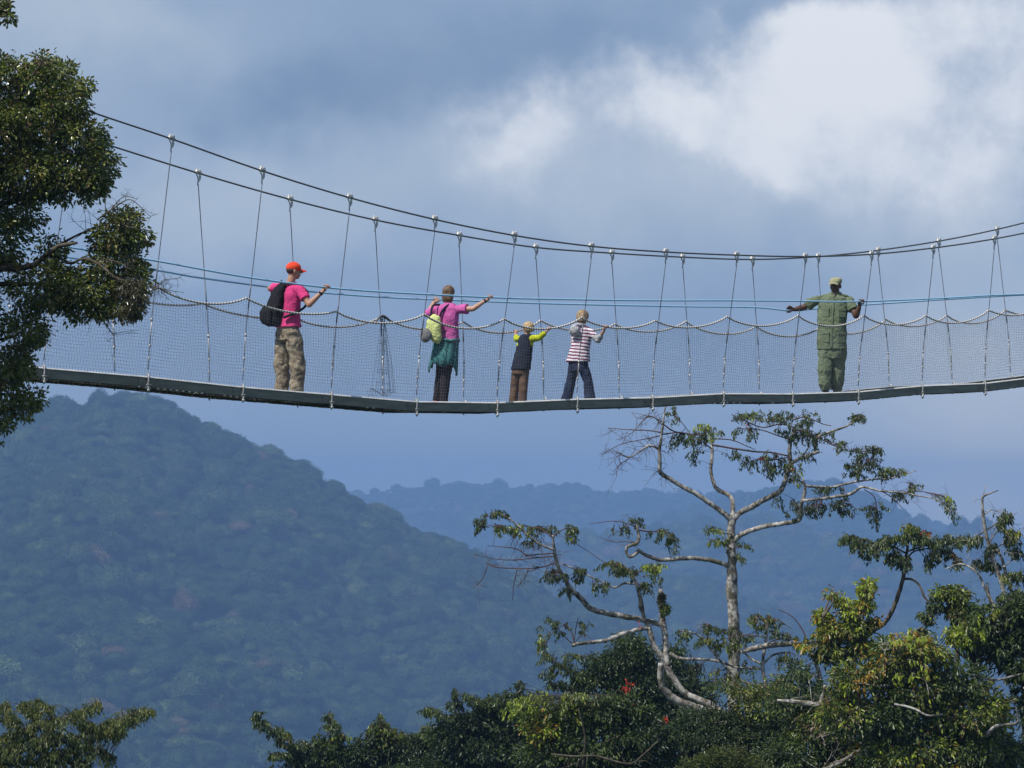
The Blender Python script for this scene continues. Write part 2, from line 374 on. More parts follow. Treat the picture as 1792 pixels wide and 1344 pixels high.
H1 = [(-900,900),(-200,770),(0,735),(60,718),(100,702),(150,716),(185,694),(215,688),(240,699),(262,694),(290,704),(330,728),(400,763),(450,783),(520,808),(560,832),(600,852),(630,884),(680,894),(700,918),(760,930),(800,948),(850,980),(900,1005),(1000,1055),(1100,1095),(1200,1135),(1400,1210),(1600,1290),(1900,1360),(2700,1500)]
H2 = [(-900,1500),(700,1130),(850,1085),(1000,1050),(1100,1020),(1180,1010),(1260,1020),(1350,1070),(1450,1115),(1600,1190),(1800,1260),(2700,1500)]
H3 = [(-900,1200),(600,1010),(850,962),(960,945),(1100,925),(1250,912),(1400,918),(1550,960),(1700,1010),(1900,1060),(2700,1300)]
H4 = [(-900,1000),(500,890),(625,859),(720,852),(790,842),(850,844),(900,852),(960,850),(1000,845),(1050,859),(1095,864),(1105,857),(1200,861),(1300,864),(1500,890),(2000,980),(2700,1100)]
H5 = [(900,1100),(1150,905),(1250,872),(1350,850),(1420,840),(1470,842),(1540,868),(1600,902),(1650,934),(1700,965),(1900,1060),(2700,1300)]
H6 = [(1200,1150),(1560,990),(1640,937),(1670,918),(1700,914),(1740,938),(1792,957),(1850,965),(2000,1000),(2700,1100)]
hill('near_hill', H1, 2200, .235, 950, 250, 9, 10.5, 7.2, 'dense hazy green forest covering the nearest and largest hill', 100)
hill('dark_hill', H2, 2750, .30, 600, 150, 8, 12, 10, 'dark blue forest on the low hump behind the pale trunked tree', 200, x0=-100)
hill('pale_hill', H3, 3500, .26, 700, 150, 10, 13, 12, 'pale blue forest on the middle ridge right of the near hill', 300, x0=200, tintshift=.12)
hill('right_hill', H6, 4000, .3, 500, 150, 8, 12, 12, 'hazy forest on the small ridge at the right edge', 400, x0=1000)
hill('peaked_hill', H5, 4400, .28, 800, 150, 8, 12, 12, 'blue forest on the peaked ridge behind the leafy branches at right', 500, x0=800)
hill('far_ridge', H4, 5400, .25, 800, 150, 8, 13, 13, 'faint blue forest along the farthest ridge in the middle', 600, x0=0)
HAZE_D = 1.0e-4
m_haze = bpy.data.materials.new('haze'); m_haze.use_nodes = True; hn = m_haze.node_tree; hn.nodes.clear()
ho = hn.nodes.new('ShaderNodeOutputMaterial'); pv = hn.nodes.new('ShaderNodeVolumePrincipled')
pv.inputs['Color'].default_value = (.27, .47, .86, 1); pv.inputs['Density'].default_value = HAZE_D*2.8; pv.inputs['Anisotropy'].default_value = 0
hn.links.new(pv.outputs[0], ho.inputs['Volume'])
hz = MB(); hz.box((0, 100, -82), 6400, 6500, 180)
o = hz.obj('haze', m_haze, None, False); tag(o, 'pale blue haze filling the valley air', 'haze', kind='stuff')
# ---------------------------------------------------------------- the suspension footbridge
UX, UY = .709, .705; SP = 1.574; WB = .63; X00, Y00 = -5.555, 42.4475
nrm = np.array([-UY, UX]); B0 = np.array([X00+.709*SP*-.13, Y00+.705*SP*-.13])
def planpt(px, off, py=690):
    """plan point on the line at offset `off` (0 = near deck edge) seen in photo column px"""
    a = (px-CX)/F/(cos(PITCH)-(CY-py)/F*sin(PITCH))
    bx, by = B0+nrm*off; s = (a*by-bx)/(UX-a*UY); return bx+UX*s, by+UY*s, s
def brpt(px, py, off):
    x, y, s = planpt(px, off, py); p = U(px, py, y); return p
near_b = [(75,644),(257,659.5),(423,677.5),(578,690.5),(727,703),(868,705),(1008,699),(1140,696),(1264,689),(1385,689.5),(1500,686),(1612,675.5),(1722,671)]
near_t = [(130,185),(300,243),(459,299),(612,346),(761,384),(900,412),(1035,431),(1165,441),(1289,446.5),(1409,449),(1525,445),(1633,434),(1740,418)]
far_t = [(-2,192),(178,250),(347,303),(508,349),(657,385),(804,412),(938,433),(1071,443),(1195,450),(1317,454),(1432,449),(1537,438),(1643,422),(1740,404)]
far_bx = [20,191,370,535,690,820,955,1087,1213,1330,1450,1562,1668,1775]
DB = [brpt(px, py, 0) for px, py in near_b]                         # deck edge nodes, k = 0..12
def extrap(P, nl, nr):
    P = [np.array(p) for p in P]
    for _ in range(nl): P.insert(0, 3*P[0]-3*P[1]+P[2] if len(P) < 5 else 2*P[0]-P[1]+.35*(P[0]-2*P[1]+P[2]))
    for _ in range(nr): P.append(2*P[-1]-P[-2])
    return P
ksA = np.arange(13)
stp = np.array([UX*SP, UY*SP])
zb = np.poly1d(np.polyfit(ksA, [p[2] for p in DB], 2))
OFN, OFF = -.33, WB+.22
NT = [brpt(px, py, OFN) for px, py in near_t]; FT = [brpt(px, py, OFF) for px, py in far_t]
zt = np.poly1d(np.polyfit(ksA, [p[2] for p in NT], 2))
KL, KR = -4, 16
nodes = {}
for k in range(KL, KR+1):
    if 0 <= k <= 12: b = DB[k]; t = NT[k]
    else:
        ref = DB[0] if k < 0 else DB[12]; rt = NT[0] if k < 0 else NT[12]; kk = 0 if k < 0 else 12; d = k-kk
        b = np.array([ref[0]+stp[0]*d, ref[1]+stp[1]*d, ref[2]+zb(k)-zb(kk)]); t = np.array([rt[0]+stp[0]*d, rt[1]+stp[1]*d, rt[2]+zt(k)-zt(kk)])
    nodes[k] = (b, t)
n3 = np.array([nrm[0], nrm[1], 0]); u3 = np.array([UX, UY, 0]); z3 = np.array([0, 0, 1.])
farn = {}
for k in range(KL, KR+1):
    b = nodes[k][0]+n3*WB
    if 1 <= k+1 <= 13 and 0 <= k < 13: t = FT[k] if k < len(FT) else None
    else:
        kk = 0 if k < 0 else 12; rt = FT[kk]; d = k-kk; t = np.array([rt[0]+stp[0]*d, rt[1]+stp[1]*d, rt[2]+zt(k)-zt(kk)])
    farn[k] = (b, t)
def shade(name, c, **k): return simple(name, c, **k)
m_cable = simple('dark_steel_cable', (.11,.115,.125), rough=.5, metal=.3, scale=150, var=.4)
m_hang = simple('hanger_cable', (.14,.16,.2), rough=.5, scale=60, var=.35)
m_galv = simple('galvanised_fitting', (.52,.52,.50), rough=.45, metal=.35, scale=40, var=.35)
m_beam = simple('grey_green_aluminium', (.175,.19,.15), rough=.6, metal=0., scale=3, var=.25, bmp=.1, stretch=(1,1,6))
m_strip = simple('sunlit_lip_white', (.80,.81,.80), rough=.4, metal=0, scale=6, var=.2, stretch=(1,1,6))  # near-white, paints the sunlit edge of the grey-green beams
m_plank = simple('worn_plank', (.30,.27,.22), rough=.8, scale=12, var=.4)
m_blue = simple('blue_rope', (.34,.62,.88), rough=.6, scale=90, var=.3)
m_net = simple('dark_net_twine', (.13,.135,.15), rough=.8, scale=50, var=.2)
m_lash = simple('dark_lashing', (.06,.055,.05), rough=.9, scale=80)
m, ntx, bx_ = new_mat('white_laced_rope')
tcx = ntx.nodes.new('ShaderNodeTexCoord'); wv = ntx.nodes.new('ShaderNodeTexWave'); wv.inputs['Scale'].default_value = 9; wv.inputs['Distortion'].default_value = .6
ntx.links.new(tcx.outputs['Object'], wv.inputs['Vector'])
ntx.links.new(ramp(ntx, wv.outputs['Fac'], [(.1, (.16,.13,.11)), (.3, (.62,.58,.53)), (.8, (.74,.71,.67))]), bx_.inputs['Base Color']); bx_.inputs['Roughness'].default_value = .8
m_laced = m
BL = nodes[6][0]+n3*WB/2
bridge = empty('footbridge', BL.tolist())
tag(bridge, 'long sagging footbridge of grey beams, white topped netting and steel cables', 'bridge')
def bpart(mb, name, mat, parent=bridge, smooth=True):
    return mb.obj(name, mat, parent, smooth, BL.tolist())
# main cables: wire rope, drawn through the hanger tops
for side in (nodes, farn):
    P = smoothline([side[k][1] for k in range(KL, KR+1)], 8); mb = MB(); mb.tube(P, .0118, 8); bpart(mb, 'main_cable', m_cable)
def along(a, b, t): return a+(b-a)*t
def hanger(b, t, sgn, dirs):
    """steel wire from cable clamp to a turnbuckle and a shackle round the edge beam"""
    mb = MB(); low = b+z3*.07-n3*sgn*.02; r = np.random.RandomState(int(abs(b[0]*100)) % 9999)
    kink = along(low, t, .24)-u3*.0+n3*sgn*.03
    P = smoothline([t-z3*.15, along(t-z3*.15, kink, .5), kink, low+z3*.02], 6)
    mb.tube(P, .0065, 6)
    a0, a1 = along(t, b, .40), along(t, b, .46); mb.tube([P[8], P[10]], .010, 6)
    h = bpart(mb, 'hanger', m_hang)
    c = MB()                                  # clamp: saddle, keeper plate, two bolts, thimble eye
    cd = dirs/np.linalg.norm(dirs)
    c.tube([t-cd*.052, t-cd*.02+z3*.014, t+cd*.02+z3*.014, t+cd*.052], [.021, .030, .030, .021], 10)
    c.box(t+z3*.032-n3*sgn*.004, .036, .020, .012, cd, n3, np.cross(cd, n3))
    for q in (-.028, .028): c.tube([t+cd*q-z3*.04, t+cd*q+z3*.062], .0075, 6)
    c.tube(smoothline([t-z3*.028+cd*.028, t-z3*.075+cd*.024, t-z3*.115-cd*.004, t-z3*.165-cd*.008], 3), [.018]*3+[.016]*3+[.011]*4, 6)
    c.tube(smoothline([t-z3*.03-cd*.02, t-z3*.075-cd*.005, t-z3*.12-cd*.004], 3), .009, 6)
    bpart(c, 'cable_clamp', m_galv, h)
    s = MB()
    q1, q0 = along(low, kink, .46), along(low, kink, .96)
    s.tube([q0, along(q0, q1, .12)], .016, 6); s.tube([q0, q1], .008, 6); s.ell(q1, (.015, .015, .022)); s.ell(along(q1, low, .5), (.011, .011, .024))
    bpart(s, 'turnbuckle', m_galv, h); s = MB()
    lp = []                                    # shackle loop round the beam
    for a in np.linspace(-.5, 1.35, 12)*pi: lp.append(b-z3*.055+u3*.022*sin(a*.5)+(-n3*sgn)*.034*cos(a)+z3*.098*sin(a))
    s.tube(lp, .0105, 6)
    if sgn > 0: s.tube([b-z3*.12-n3*sgn*.045, b-z3*.20-n3*sgn*.02], .011, 6); s.ell(b-z3*.17-n3*sgn*.035, (.022, .018, .02)); s.tube([b-z3*.1-n3*sgn*.05-u3*.05, b-z3*.1-n3*sgn*.05+u3*.03], .007, 5)
    bpart(s, 'shackle', m_galv, h)
    return h
for side, sgn in ((nodes, 1), (farn, -1)):
    for k in range(KL, KR+1):
        b, t = side[k]; kn = min(k+1, KR); kp = max(k-1, KL); d = side[kn][1]-side[kp][1]
        h = hanger(b, t, sgn, d)
        h['group'] = 'hangers'
# edge beams: channel sections, one per bay, open side inwards
BH, BW = .126, .05
def channel(p, q, sgn):
    mb = MB(); d = q-p; L_ = np.linalg.norm(d); d /= L_; up = np.cross(n3, d)*1.0; up = up if up[2] > 0 else -up; c = (p+q)/2; o = -n3*sgn
    hl = L_/2-.004
    mb.box(c-up*BH/2, hl, .003, BH/2-.0065, d, n3, up)                       # web
    mb.box(c+o*-.022-up*.003, hl, .030, .0034, d, n3, up)                    # top flange
    mb.box(c+o*-.020-up*(BH-.003), hl, .028, .0034, d, n3, up)
    mb.box(c+o*.006-up*(BH-.006), hl, .009, .006, d, n3, up)
    for e in (-1, 1): mb.box(c+d*e*(hl-.09)+o*.006-up*BH*.5, .05, .004, .045, d, n3, up)
    for e in (-1, 1):
        for f in (-.03, .03): mb.ell(c+d*e*(hl-.09+f)+o*.012-up*BH*.5, (.009, .009, .009), nu=8, nv=5)
    return mb
for side, sgn in ((nodes, 1), (farn, -1)):
    for k in range(KL, KR):
        bo = bpart(channel(side[k][0], side[k+1][0], sgn), 'edge_beam', m_beam, smooth=False)
        mb = MB(); p, q = side[k][0], side[k+1][0]; d = (q-p)/np.linalg.norm(q-p); up = np.cross(n3, d); up = up if up[2] > 0 else -up
        e1 = (n3*sgn*.85+up*.53); e2 = np.cross(d, e1); mb.box((p+q)/2-n3*sgn*.004-up*.0005, np.linalg.norm(q-p)/2-.006, .015, .003, d, e1, e2); mb.box((p+q)/2+n3*sgn*.020+up*.0052, np.linalg.norm(q-p)/2-.006, .018, .003, d, n3, up); bpart(mb, 'lip_highlight', m_strip, bo, smooth=False)  # pale tilted strip stands in for the sun highlight on the top flange
# walkway: boards on cross rungs between the beams, 7 cm under the lip
DECK = .070
for k in range(KL, KR):
    p, q = nodes[k][0], nodes[k+1][0]; d = q-p; L_ = np.linalg.norm(d); d = d/L_; up = np.cross(n3, d); up = up if up[2] > 0 else -up
    mb = MB()
    mb.box((p+q)/2+n3*WB/2-up*(DECK+.016), L_/2-.006, .125, .016, d, n3, up)
    bpart(mb, 'walkway_board', m_plank, smooth=False)
    mb = MB()
    for j in range(6): mb.box(p+d*L_*(j+.5)/6+n3*WB/2-up*(DECK+.052), .018, WB/2-.006, .015, d, n3, up)
    bpart(mb, 'deck_rungs', m_beam, smooth=False)
def deck_z(px, off=WB/2):
    """walking surface (centre of the boards) seen in photo column px"""
    x, y, s = planpt(px, off); k = (np.array([x, y])-nodes[0][0][:2])@np.array([UX, UY])/SP
    i = int(np.clip(math.floor(k), KL, KR-1)); f = k-i
    return np.array([x, y, (1-f)*nodes[i][0][2]+f*nodes[i+1][0][2]-DECK])
# ropes given by their photo columns, then carried on past both ends
def ropeline(tab, offn):
    return [brpt(px, py, offn) for px, py in tab]
nr_tab = [(90,427),(270,456),(431,485),(590,505),(745,515),(885,521.5),(1025,524.5),(1155,526),(1275,526),(1400,527),(1455,528),(1508,527.5),(1628,523),(1735,517),(1792,515),(1850,513)]
fr_tab = [(0,425),(110,449),(278,474),(355,487),(520,508),(669,520),(810,526),(946,531),(1076,534),(1200,536.5),(1322,538),(1381,543.5),(1432,540),(1505,534),(1550,531),(1657,524),(1757,518),(1850,513)]
OFR_N, OFR_F = -.21, WB+.14
def rope_pt(px, which):
    tab, off = (nr_tab, OFR_N) if which == 'n' else (fr_tab, OFR_F)
    a = np.array(tab); return brpt(px, float(np.interp(px, a[:, 0], a[:, 1])), off)
for tab, off in ((nr_tab, OFR_N), (fr_tab, OFR_F)):
    P = ropeline(tab, off); n0 = 2 if off > 0 else 2
    P = [2*P[0]-P[1]+np.array([0, 0, .08]), ] + P + [P[-1]+(P[-1]-P[-2])*3]
    P.insert(0, 2*P[0]-P[1]+np.array([0, 0, .1])); P.insert(0, P[0]+(P[0]-P[1])*2)
    mb = MB(); mb.tube(smoothline(P, 5), .0125, 8); bpart(mb, 'handrail_rope', m_blue)
# net head ropes: cusp at each hanger, sagging between
nc = [(118,468),(278,503),(431,521.5),(588.6,545),(742.5,550),(882.5,558),(1017.5,555.5),(1147,561),(1272.5,554),(1396.3,552),(1511.5,552),(1620,552),(1730,543)]
ns = [None,(350,530),(534,550.5),(679,566),(815,575),(943,576),(1085,574.5),(1202,573.5),(1333,570.5),(1460,571),(1553,568.5),(1675,565),(1768,560)]
fc = [(20,470),(187,506),(355,531),(516,555),(669,553),(810.5,563),(946,560.5),(1076.5,567),(1200.5,562.5),(1323,571),(1437,572),(1550.6,559),(1657,552),(1758.6,543)]
fs = [None,(285,533),(430,553),(620,572),(750,577),(885,582.5),(1012,579),(1130,581),(1262,584.5),(1390,589),(1500,583),(1605,571),(1705,566)]
def headrope(cus, sag, off):
    """per bay: list of points; bays keyed by k (bay k runs from cusp k to cusp k+1)"""
    C3 = {}
    for i, (px, py) in enumerate(cus): C3[i] = brpt(px, py, off)
    n = len(cus)
    bays = {}
    for i in range(n-1):
        a, b = C3[i], C3[i+1]; s = sag[i] if i < len(sag) else None
        dz = .16 if s is None else max(.07, float(np.interp(s[0], [cus[i][0], cus[i+1][0]], [a[2], b[2]]))-brpt(s[0], s[1], off)[2])
        bays[i] = [a+(b-a)*t-z3*(dz*(4*t*(1-t))**.85) for t in np.linspace(0, 1, 13)]
    for i in range(-1, KL-1, -1):
        zz = zb(i)-zb(i+1); a = bays[i+1][0]+np.array([-stp[0], -stp[1], zz]) ; b = bays[i+1][0]
        bays[i] = [a+(b-a)*t-z3*.6*t*(1-t) for t in np.linspace(0, 1, 13)]
    for i in range(n-1, KR):
        a = bays[i-1][-1]; b = a+np.array([stp[0], stp[1], zb(i+1)-zb(i)]); bays[i] = [a+(b-a)*t-z3*.5*t*(1-t) for t in np.linspace(0, 1, 13)]
    return bays
HN = headrope(nc, ns, -.17); HF = headrope(fc, fs, WB+.11)
# cusps drift a little from the hanger line in the photo; shift the far index so that bays match the deck
def ribbon_net(bays, side, sgn, name):
    V = []; Q = []; cell = .046; r = .00125
    def strand(P):
        P = np.asarray(P); n = len(P); base = len(V)
        for i in range(n):
            T = P[min(i+1, n-1)]-P[max(i-1, 0)]; T = T/(np.linalg.norm(T)+1e-9)
            a = np.cross(T, n3); a = a/(np.linalg.norm(a)+1e-9); b = np.cross(T, a)
            for th in (0, 2.094, 4.189): V.append(P[i]+r*(cos(th)*a+sin(th)*b))
        for i in range(n-1):
            for k in range(3): Q.append((base+i*3+k, base+i*3+(k+1) % 3, base+i*3+3+(k+1) % 3, base+i*3+3+k))
    rr = np.random.RandomState(5+sgn); out = []
    for k in range(KL, KR):
        H = np.array(bays[k]); b0, b1 = side[k][0], side[k+1][0]; nv = int(SP/cell); tt = np.linspace(0, 1, 13)
        def top(t): return np.array([np.interp(t, tt, H[:, j]) for j in range(3)])
        nh = 25; bulge = .03+.03*rr.rand(); ph = rr.rand()*6
        def pt(t, v):                          # v: 0 = top, 1 = beam
            a = top(t); b = b0+(b1-b0)*t-n3*sgn*.012
            e = v*.93+.07*v*v
            p = a+(b-a)*e; s = sin(pi*v); 
            return p-n3*sgn*bulge*s*(.6+.4*sin(6.3*t+ph))+z3*(.007*sin(9*t+7*v+ph)*s)-u3*(.006*sin(11*v+ph*3+3*t)*s)
        for i in range(nv+1):
            t = i/nv; strand([pt(t, v) for v in np.linspace(0, 1, 8)])
        for j in range(nh+1):
            v = j/nh; strand([pt(t, v) for t in np.linspace(0, 1, 12)])
    me = np_mesh(name, np.array(V), np.array(Q)); o = link_mesh(name, me, m_net, bridge, False); origin_shift(o, BL.tolist())
ribbon_net(HN, nodes, 1, 'side_net')
# align far bays with the far deck nodes (cusp i of the far side hangs at node i-1 .. its column tells)
def far_bays():
    out = {}
    for k in range(KL, KR):
        kk = k+FSH
        if kk in HF: out[k] = HF[kk]
        else: out[k] = [p+np.array([stp[0], stp[1], zb(k)-zb(k-1)]) for p in out[k-1]]
    return out
kf = [float((p[0][:2]-nodes[0][0][:2]-nrm*(WB+.11))@np.array([UX, UY])/SP) for p in [HF[i] for i in range(0, 12)]]
FSH = -int(round(np.mean([a-i for i, a in enumerate(kf)]))); print('far shift', FSH, [round(a, 2) for a in kf])
HF2 = far_bays()
ribbon_net(HF2, farn, -1, 'side_net')
for bays in (HN, HF2):
    P = [];
    for k in range(KL, KR): P += list(bays[k])[:-1]
    mb = MB(); mb.tube(P, .0145, 7); bpart(mb, 'net_head_rope', m_laced)
# netting slung under the deck, rough lower edge
mb = MB(); rr = np.random.RandomState(9)
V = []; Q = []; ncol = 9
rows = []
for k in range(KL, KR):
    for j in range(28):
        f = j/28; p = nodes[k][0]+(nodes[k+1][0]-nodes[k][0])*f; rows.append(p)
for k in range(0, len(rows)-1):
    p, q = rows[k], rows[k+1]; s1, s2 = rr.rand(2)*.006
    up = z3
    L1 = [p+n3*WB*v-z3*(BH+.003+.005*sin(pi*v)+s1*(sin(pi*v)+.5)) for v in np.linspace(.0, 1, 7)]
    mb.tube(L1, .0032+rr.rand()*.002, 4, cap=False)
for v in np.linspace(0, 1, 9):
    L1 = [p+n3*WB*v-z3*(BH+.004+.005*sin(pi*v)+rr.rand()*.006) for p in rows]; mb.tube(L1, .0035, 4, cap=False)
for i in range(0, len(rows)-1, 1):
    if rr.rand() < .5: mb.ell(rows[i]-z3*(BH+.004+rr.rand()*.006)-n3*.01, (.012+.012*rr.rand(), .01, .007), nu=6, nv=4)
bpart(mb, 'under_net', m_lash)
mb = MB()
for kc, (c0, c1) in ((1, (225,352)), (2, (385,412)), (8, (1240,1300)), (5, (640, 660)), (9, (1352,1366))):
    for px in np.arange(c0, c1, 11):
        if rr.rand() < .75:
            x, y, s = planpt(px, -.01); kk = (np.array([x, y])-nodes[0][0][:2])@np.array([UX, UY])/SP; i = int(kk); p = nodes[i][0]+(nodes[i+1][0]-nodes[i][0])*(kk-i)
            mb.ell(p-z3*(BH+.010)-n3*.018, (.022, .012, .009), nu=6, nv=4)
bpart(mb, 'white_ties', m_galv)
# bunched spare netting hanging at the far side
mb = MB(); pk = brpt(669, 553, WB+.10)
for i in range(13):
    a = pk+u3*(rr.rand()-.35)*.06; x = rr.rand(); b = brpt(648+x*45, 690, WB+.05)
    mid = a+(b-a)*.5+u3*(rr.rand()-.5)*.06
    mb.tube(smoothline([a, mid, b+z3*.02*rr.rand()], 5), .0019, 4)
for i in range(14):
    z = rr.rand(); c = pk+(brpt(670, 690, WB+.05)-pk)*z; mb.tube([c-u3*(.03+.1*z)+z3*rr.randn()*.01, c+u3*(.03+.1*z)], .0022, 4)
mb.tube(smoothline([brpt(656,566,WB+.08), brpt(669,552,WB+.08), brpt(687,565,WB+.08)], 4), .014, 6)
for i in range(6): x = 646+rr.rand()*44; mb.tube(smoothline([brpt(x,694,WB+.03), brpt(x+rr.randn()*5,688-rr.rand()*4,WB+.03), brpt(x+rr.randn()*5,684-rr.rand()*6,WB+.03), brpt(x+rr.randn()*8,692,WB+.03)], 4), .0028, 4)
bpart(mb, 'bunched_netting', m_net)
# ---------------------------------------------------------------- people
def skinmat(name, c):
    m = simple(name, c, rough=.5, var=.12, scale=30, spec=.4)
    b = m.node_tree.nodes['Principled BSDF']; b.inputs['Subsurface Weight'].default_value = .08; b.inputs['Subsurface Scale'].default_value = .01
    return m
m_skinl = skinmat('light_skin', (.46,.25,.17)); m_skinp = skinmat('fair_skin', (.52,.30,.21)); m_skind = skinmat('dark_skin', (.125,.066,.046))
def cloth(name, c, c2=None, scale=9, bs=60, bd=.003): return simple(name, c, rough=.9, var=.16, scale=scale, bmp=.4, bdist=bd, spec=.15, col2=c2)
m_pink = cloth('hot_pink_cotton', (.68,.06,.22)); m_mag = cloth('magenta_cotton', (.56,.12,.36))
m_cap = cloth('orange_red_cloth', (.80,.075,.035)); m_black = cloth('black_nylon', (.018,.018,.022)); m_bag = cloth('lime_nylon', (.62,.68,.27)); m_bagg = cloth('grey_mesh_nylon', (.20,.20,.21), scale=60)
m_green = cloth('green_drill', (.15,.188,.118)); m_gcap = cloth('pale_green_drill', (.33,.33,.20)); m_navy = cloth('navy_fleece', (.022,.027,.045)); m_lime = cloth('yellow_green_jersey', (.50,.55,.02))
m_jean = cloth('dark_denim', (.03,.042,.085), c2=(.018,.024,.05), scale=14); m_brown = cloth('brown_corduroy', (.15,.095,.065), c2=(.09,.06,.045)); m_dark = cloth('plum_black_trousers', (.03,.026,.034))
m_grey = cloth('pale_grey_jersey', (.50,.50,.52), c2=(.30,.30,.33), scale=25); m_red = cloth('red_shoe', (.42,.05,.04)); m_boot = simple('black_leather', (.012,.012,.012), rough=.4)
m_strap = cloth('dark_webbing', (.03,.025,.05)); m_shoe = cloth('brown_shoe', (.07,.05,.04)); m_hairb = simple('brown_hair', (.17,.10,.055), rough=.55, scale=70, var=.55, stretch=(1,1,.15), bmp=.6)
m_hairl = simple('light_brown_hair', (.34,.24,.13), rough=.55, scale=70, var=.5, stretch=(1,1,.15), bmp=.6); m_hairf = simple('fair_hair', (.50,.36,.19), rough=.55, scale=70, var=.5, stretch=(1,1,.2), bmp=.6); m_hairk = simple('dark_hair', (.02,.015,.012), rough=.6, scale=60)
m_hairs = simple('cropped_brown_hair', (.075,.045,.03), rough=.7, scale=60)
m_eye = simple('eye_white', (.6,.58,.55), rough=.2, var=.02); m_iris = simple('dark_iris', (.02,.015,.01), rough=.2, var=.02)
# tan and brown mottled cargo cloth; raised contrast also paints light and dark of folds
m, nq, bq = new_mat('mottled_fold_shaded_khaki')
nq.links.new(ramp(nq, noise(nq, 6.5, 5, .7, dist=1.6), [(.30, (.06,.045,.03)), (.43, (.14,.11,.08)), (.50, (.26,.215,.155)), (.60, (.40,.34,.25)), (.75, (.17,.14,.10))]), bq.inputs['Base Color']); bq.inputs['Roughness'].default_value = .92; bq.inputs['Specular IOR Level'].default_value = .1
bump(nq, bq, noise(nq, 16, 4), .5, .01); m_khaki = m
# white and plum stripes (horizontal bands of the cloth)
m, nq, bq = new_mat('plum_and_white_striped_jersey'); t = nq.nodes.new('ShaderNodeTexCoord'); sxx = nq.nodes.new('ShaderNodeSeparateXYZ'); nq.links.new(t.outputs['Object'], sxx.inputs[0])
def mth(op, a, b=None):
    n = nq.nodes.new('ShaderNodeMath'); n.operation = op
    for i, v in enumerate((a, b)):
        if v is None: continue
        if isinstance(v, (int, float)): n.inputs[i].default_value = v
        else: nq.links.new(v, n.inputs[i])
    return n.outputs[0]
zz = mth('ADD', mth('ADD', sxx.outputs[2], mth('MULTIPLY', sxx.outputs[0], .12)), mth('MULTIPLY', noise(nq, 7, 2), .03))
fr = mth('FRACT', mth('MULTIPLY', zz, 1/.047))
nq.links.new(ramp(nq, fr, [(.0, (.17,.025,.10)), (.38, (.17,.025,.10)), (.46, (.80,.74,.79)), (.93, (.80,.74,.79)), (1, (.17,.025,.10))]), bq.inputs['Base Color']); bq.inputs['Roughness'].default_value = .9
m_stripe = m
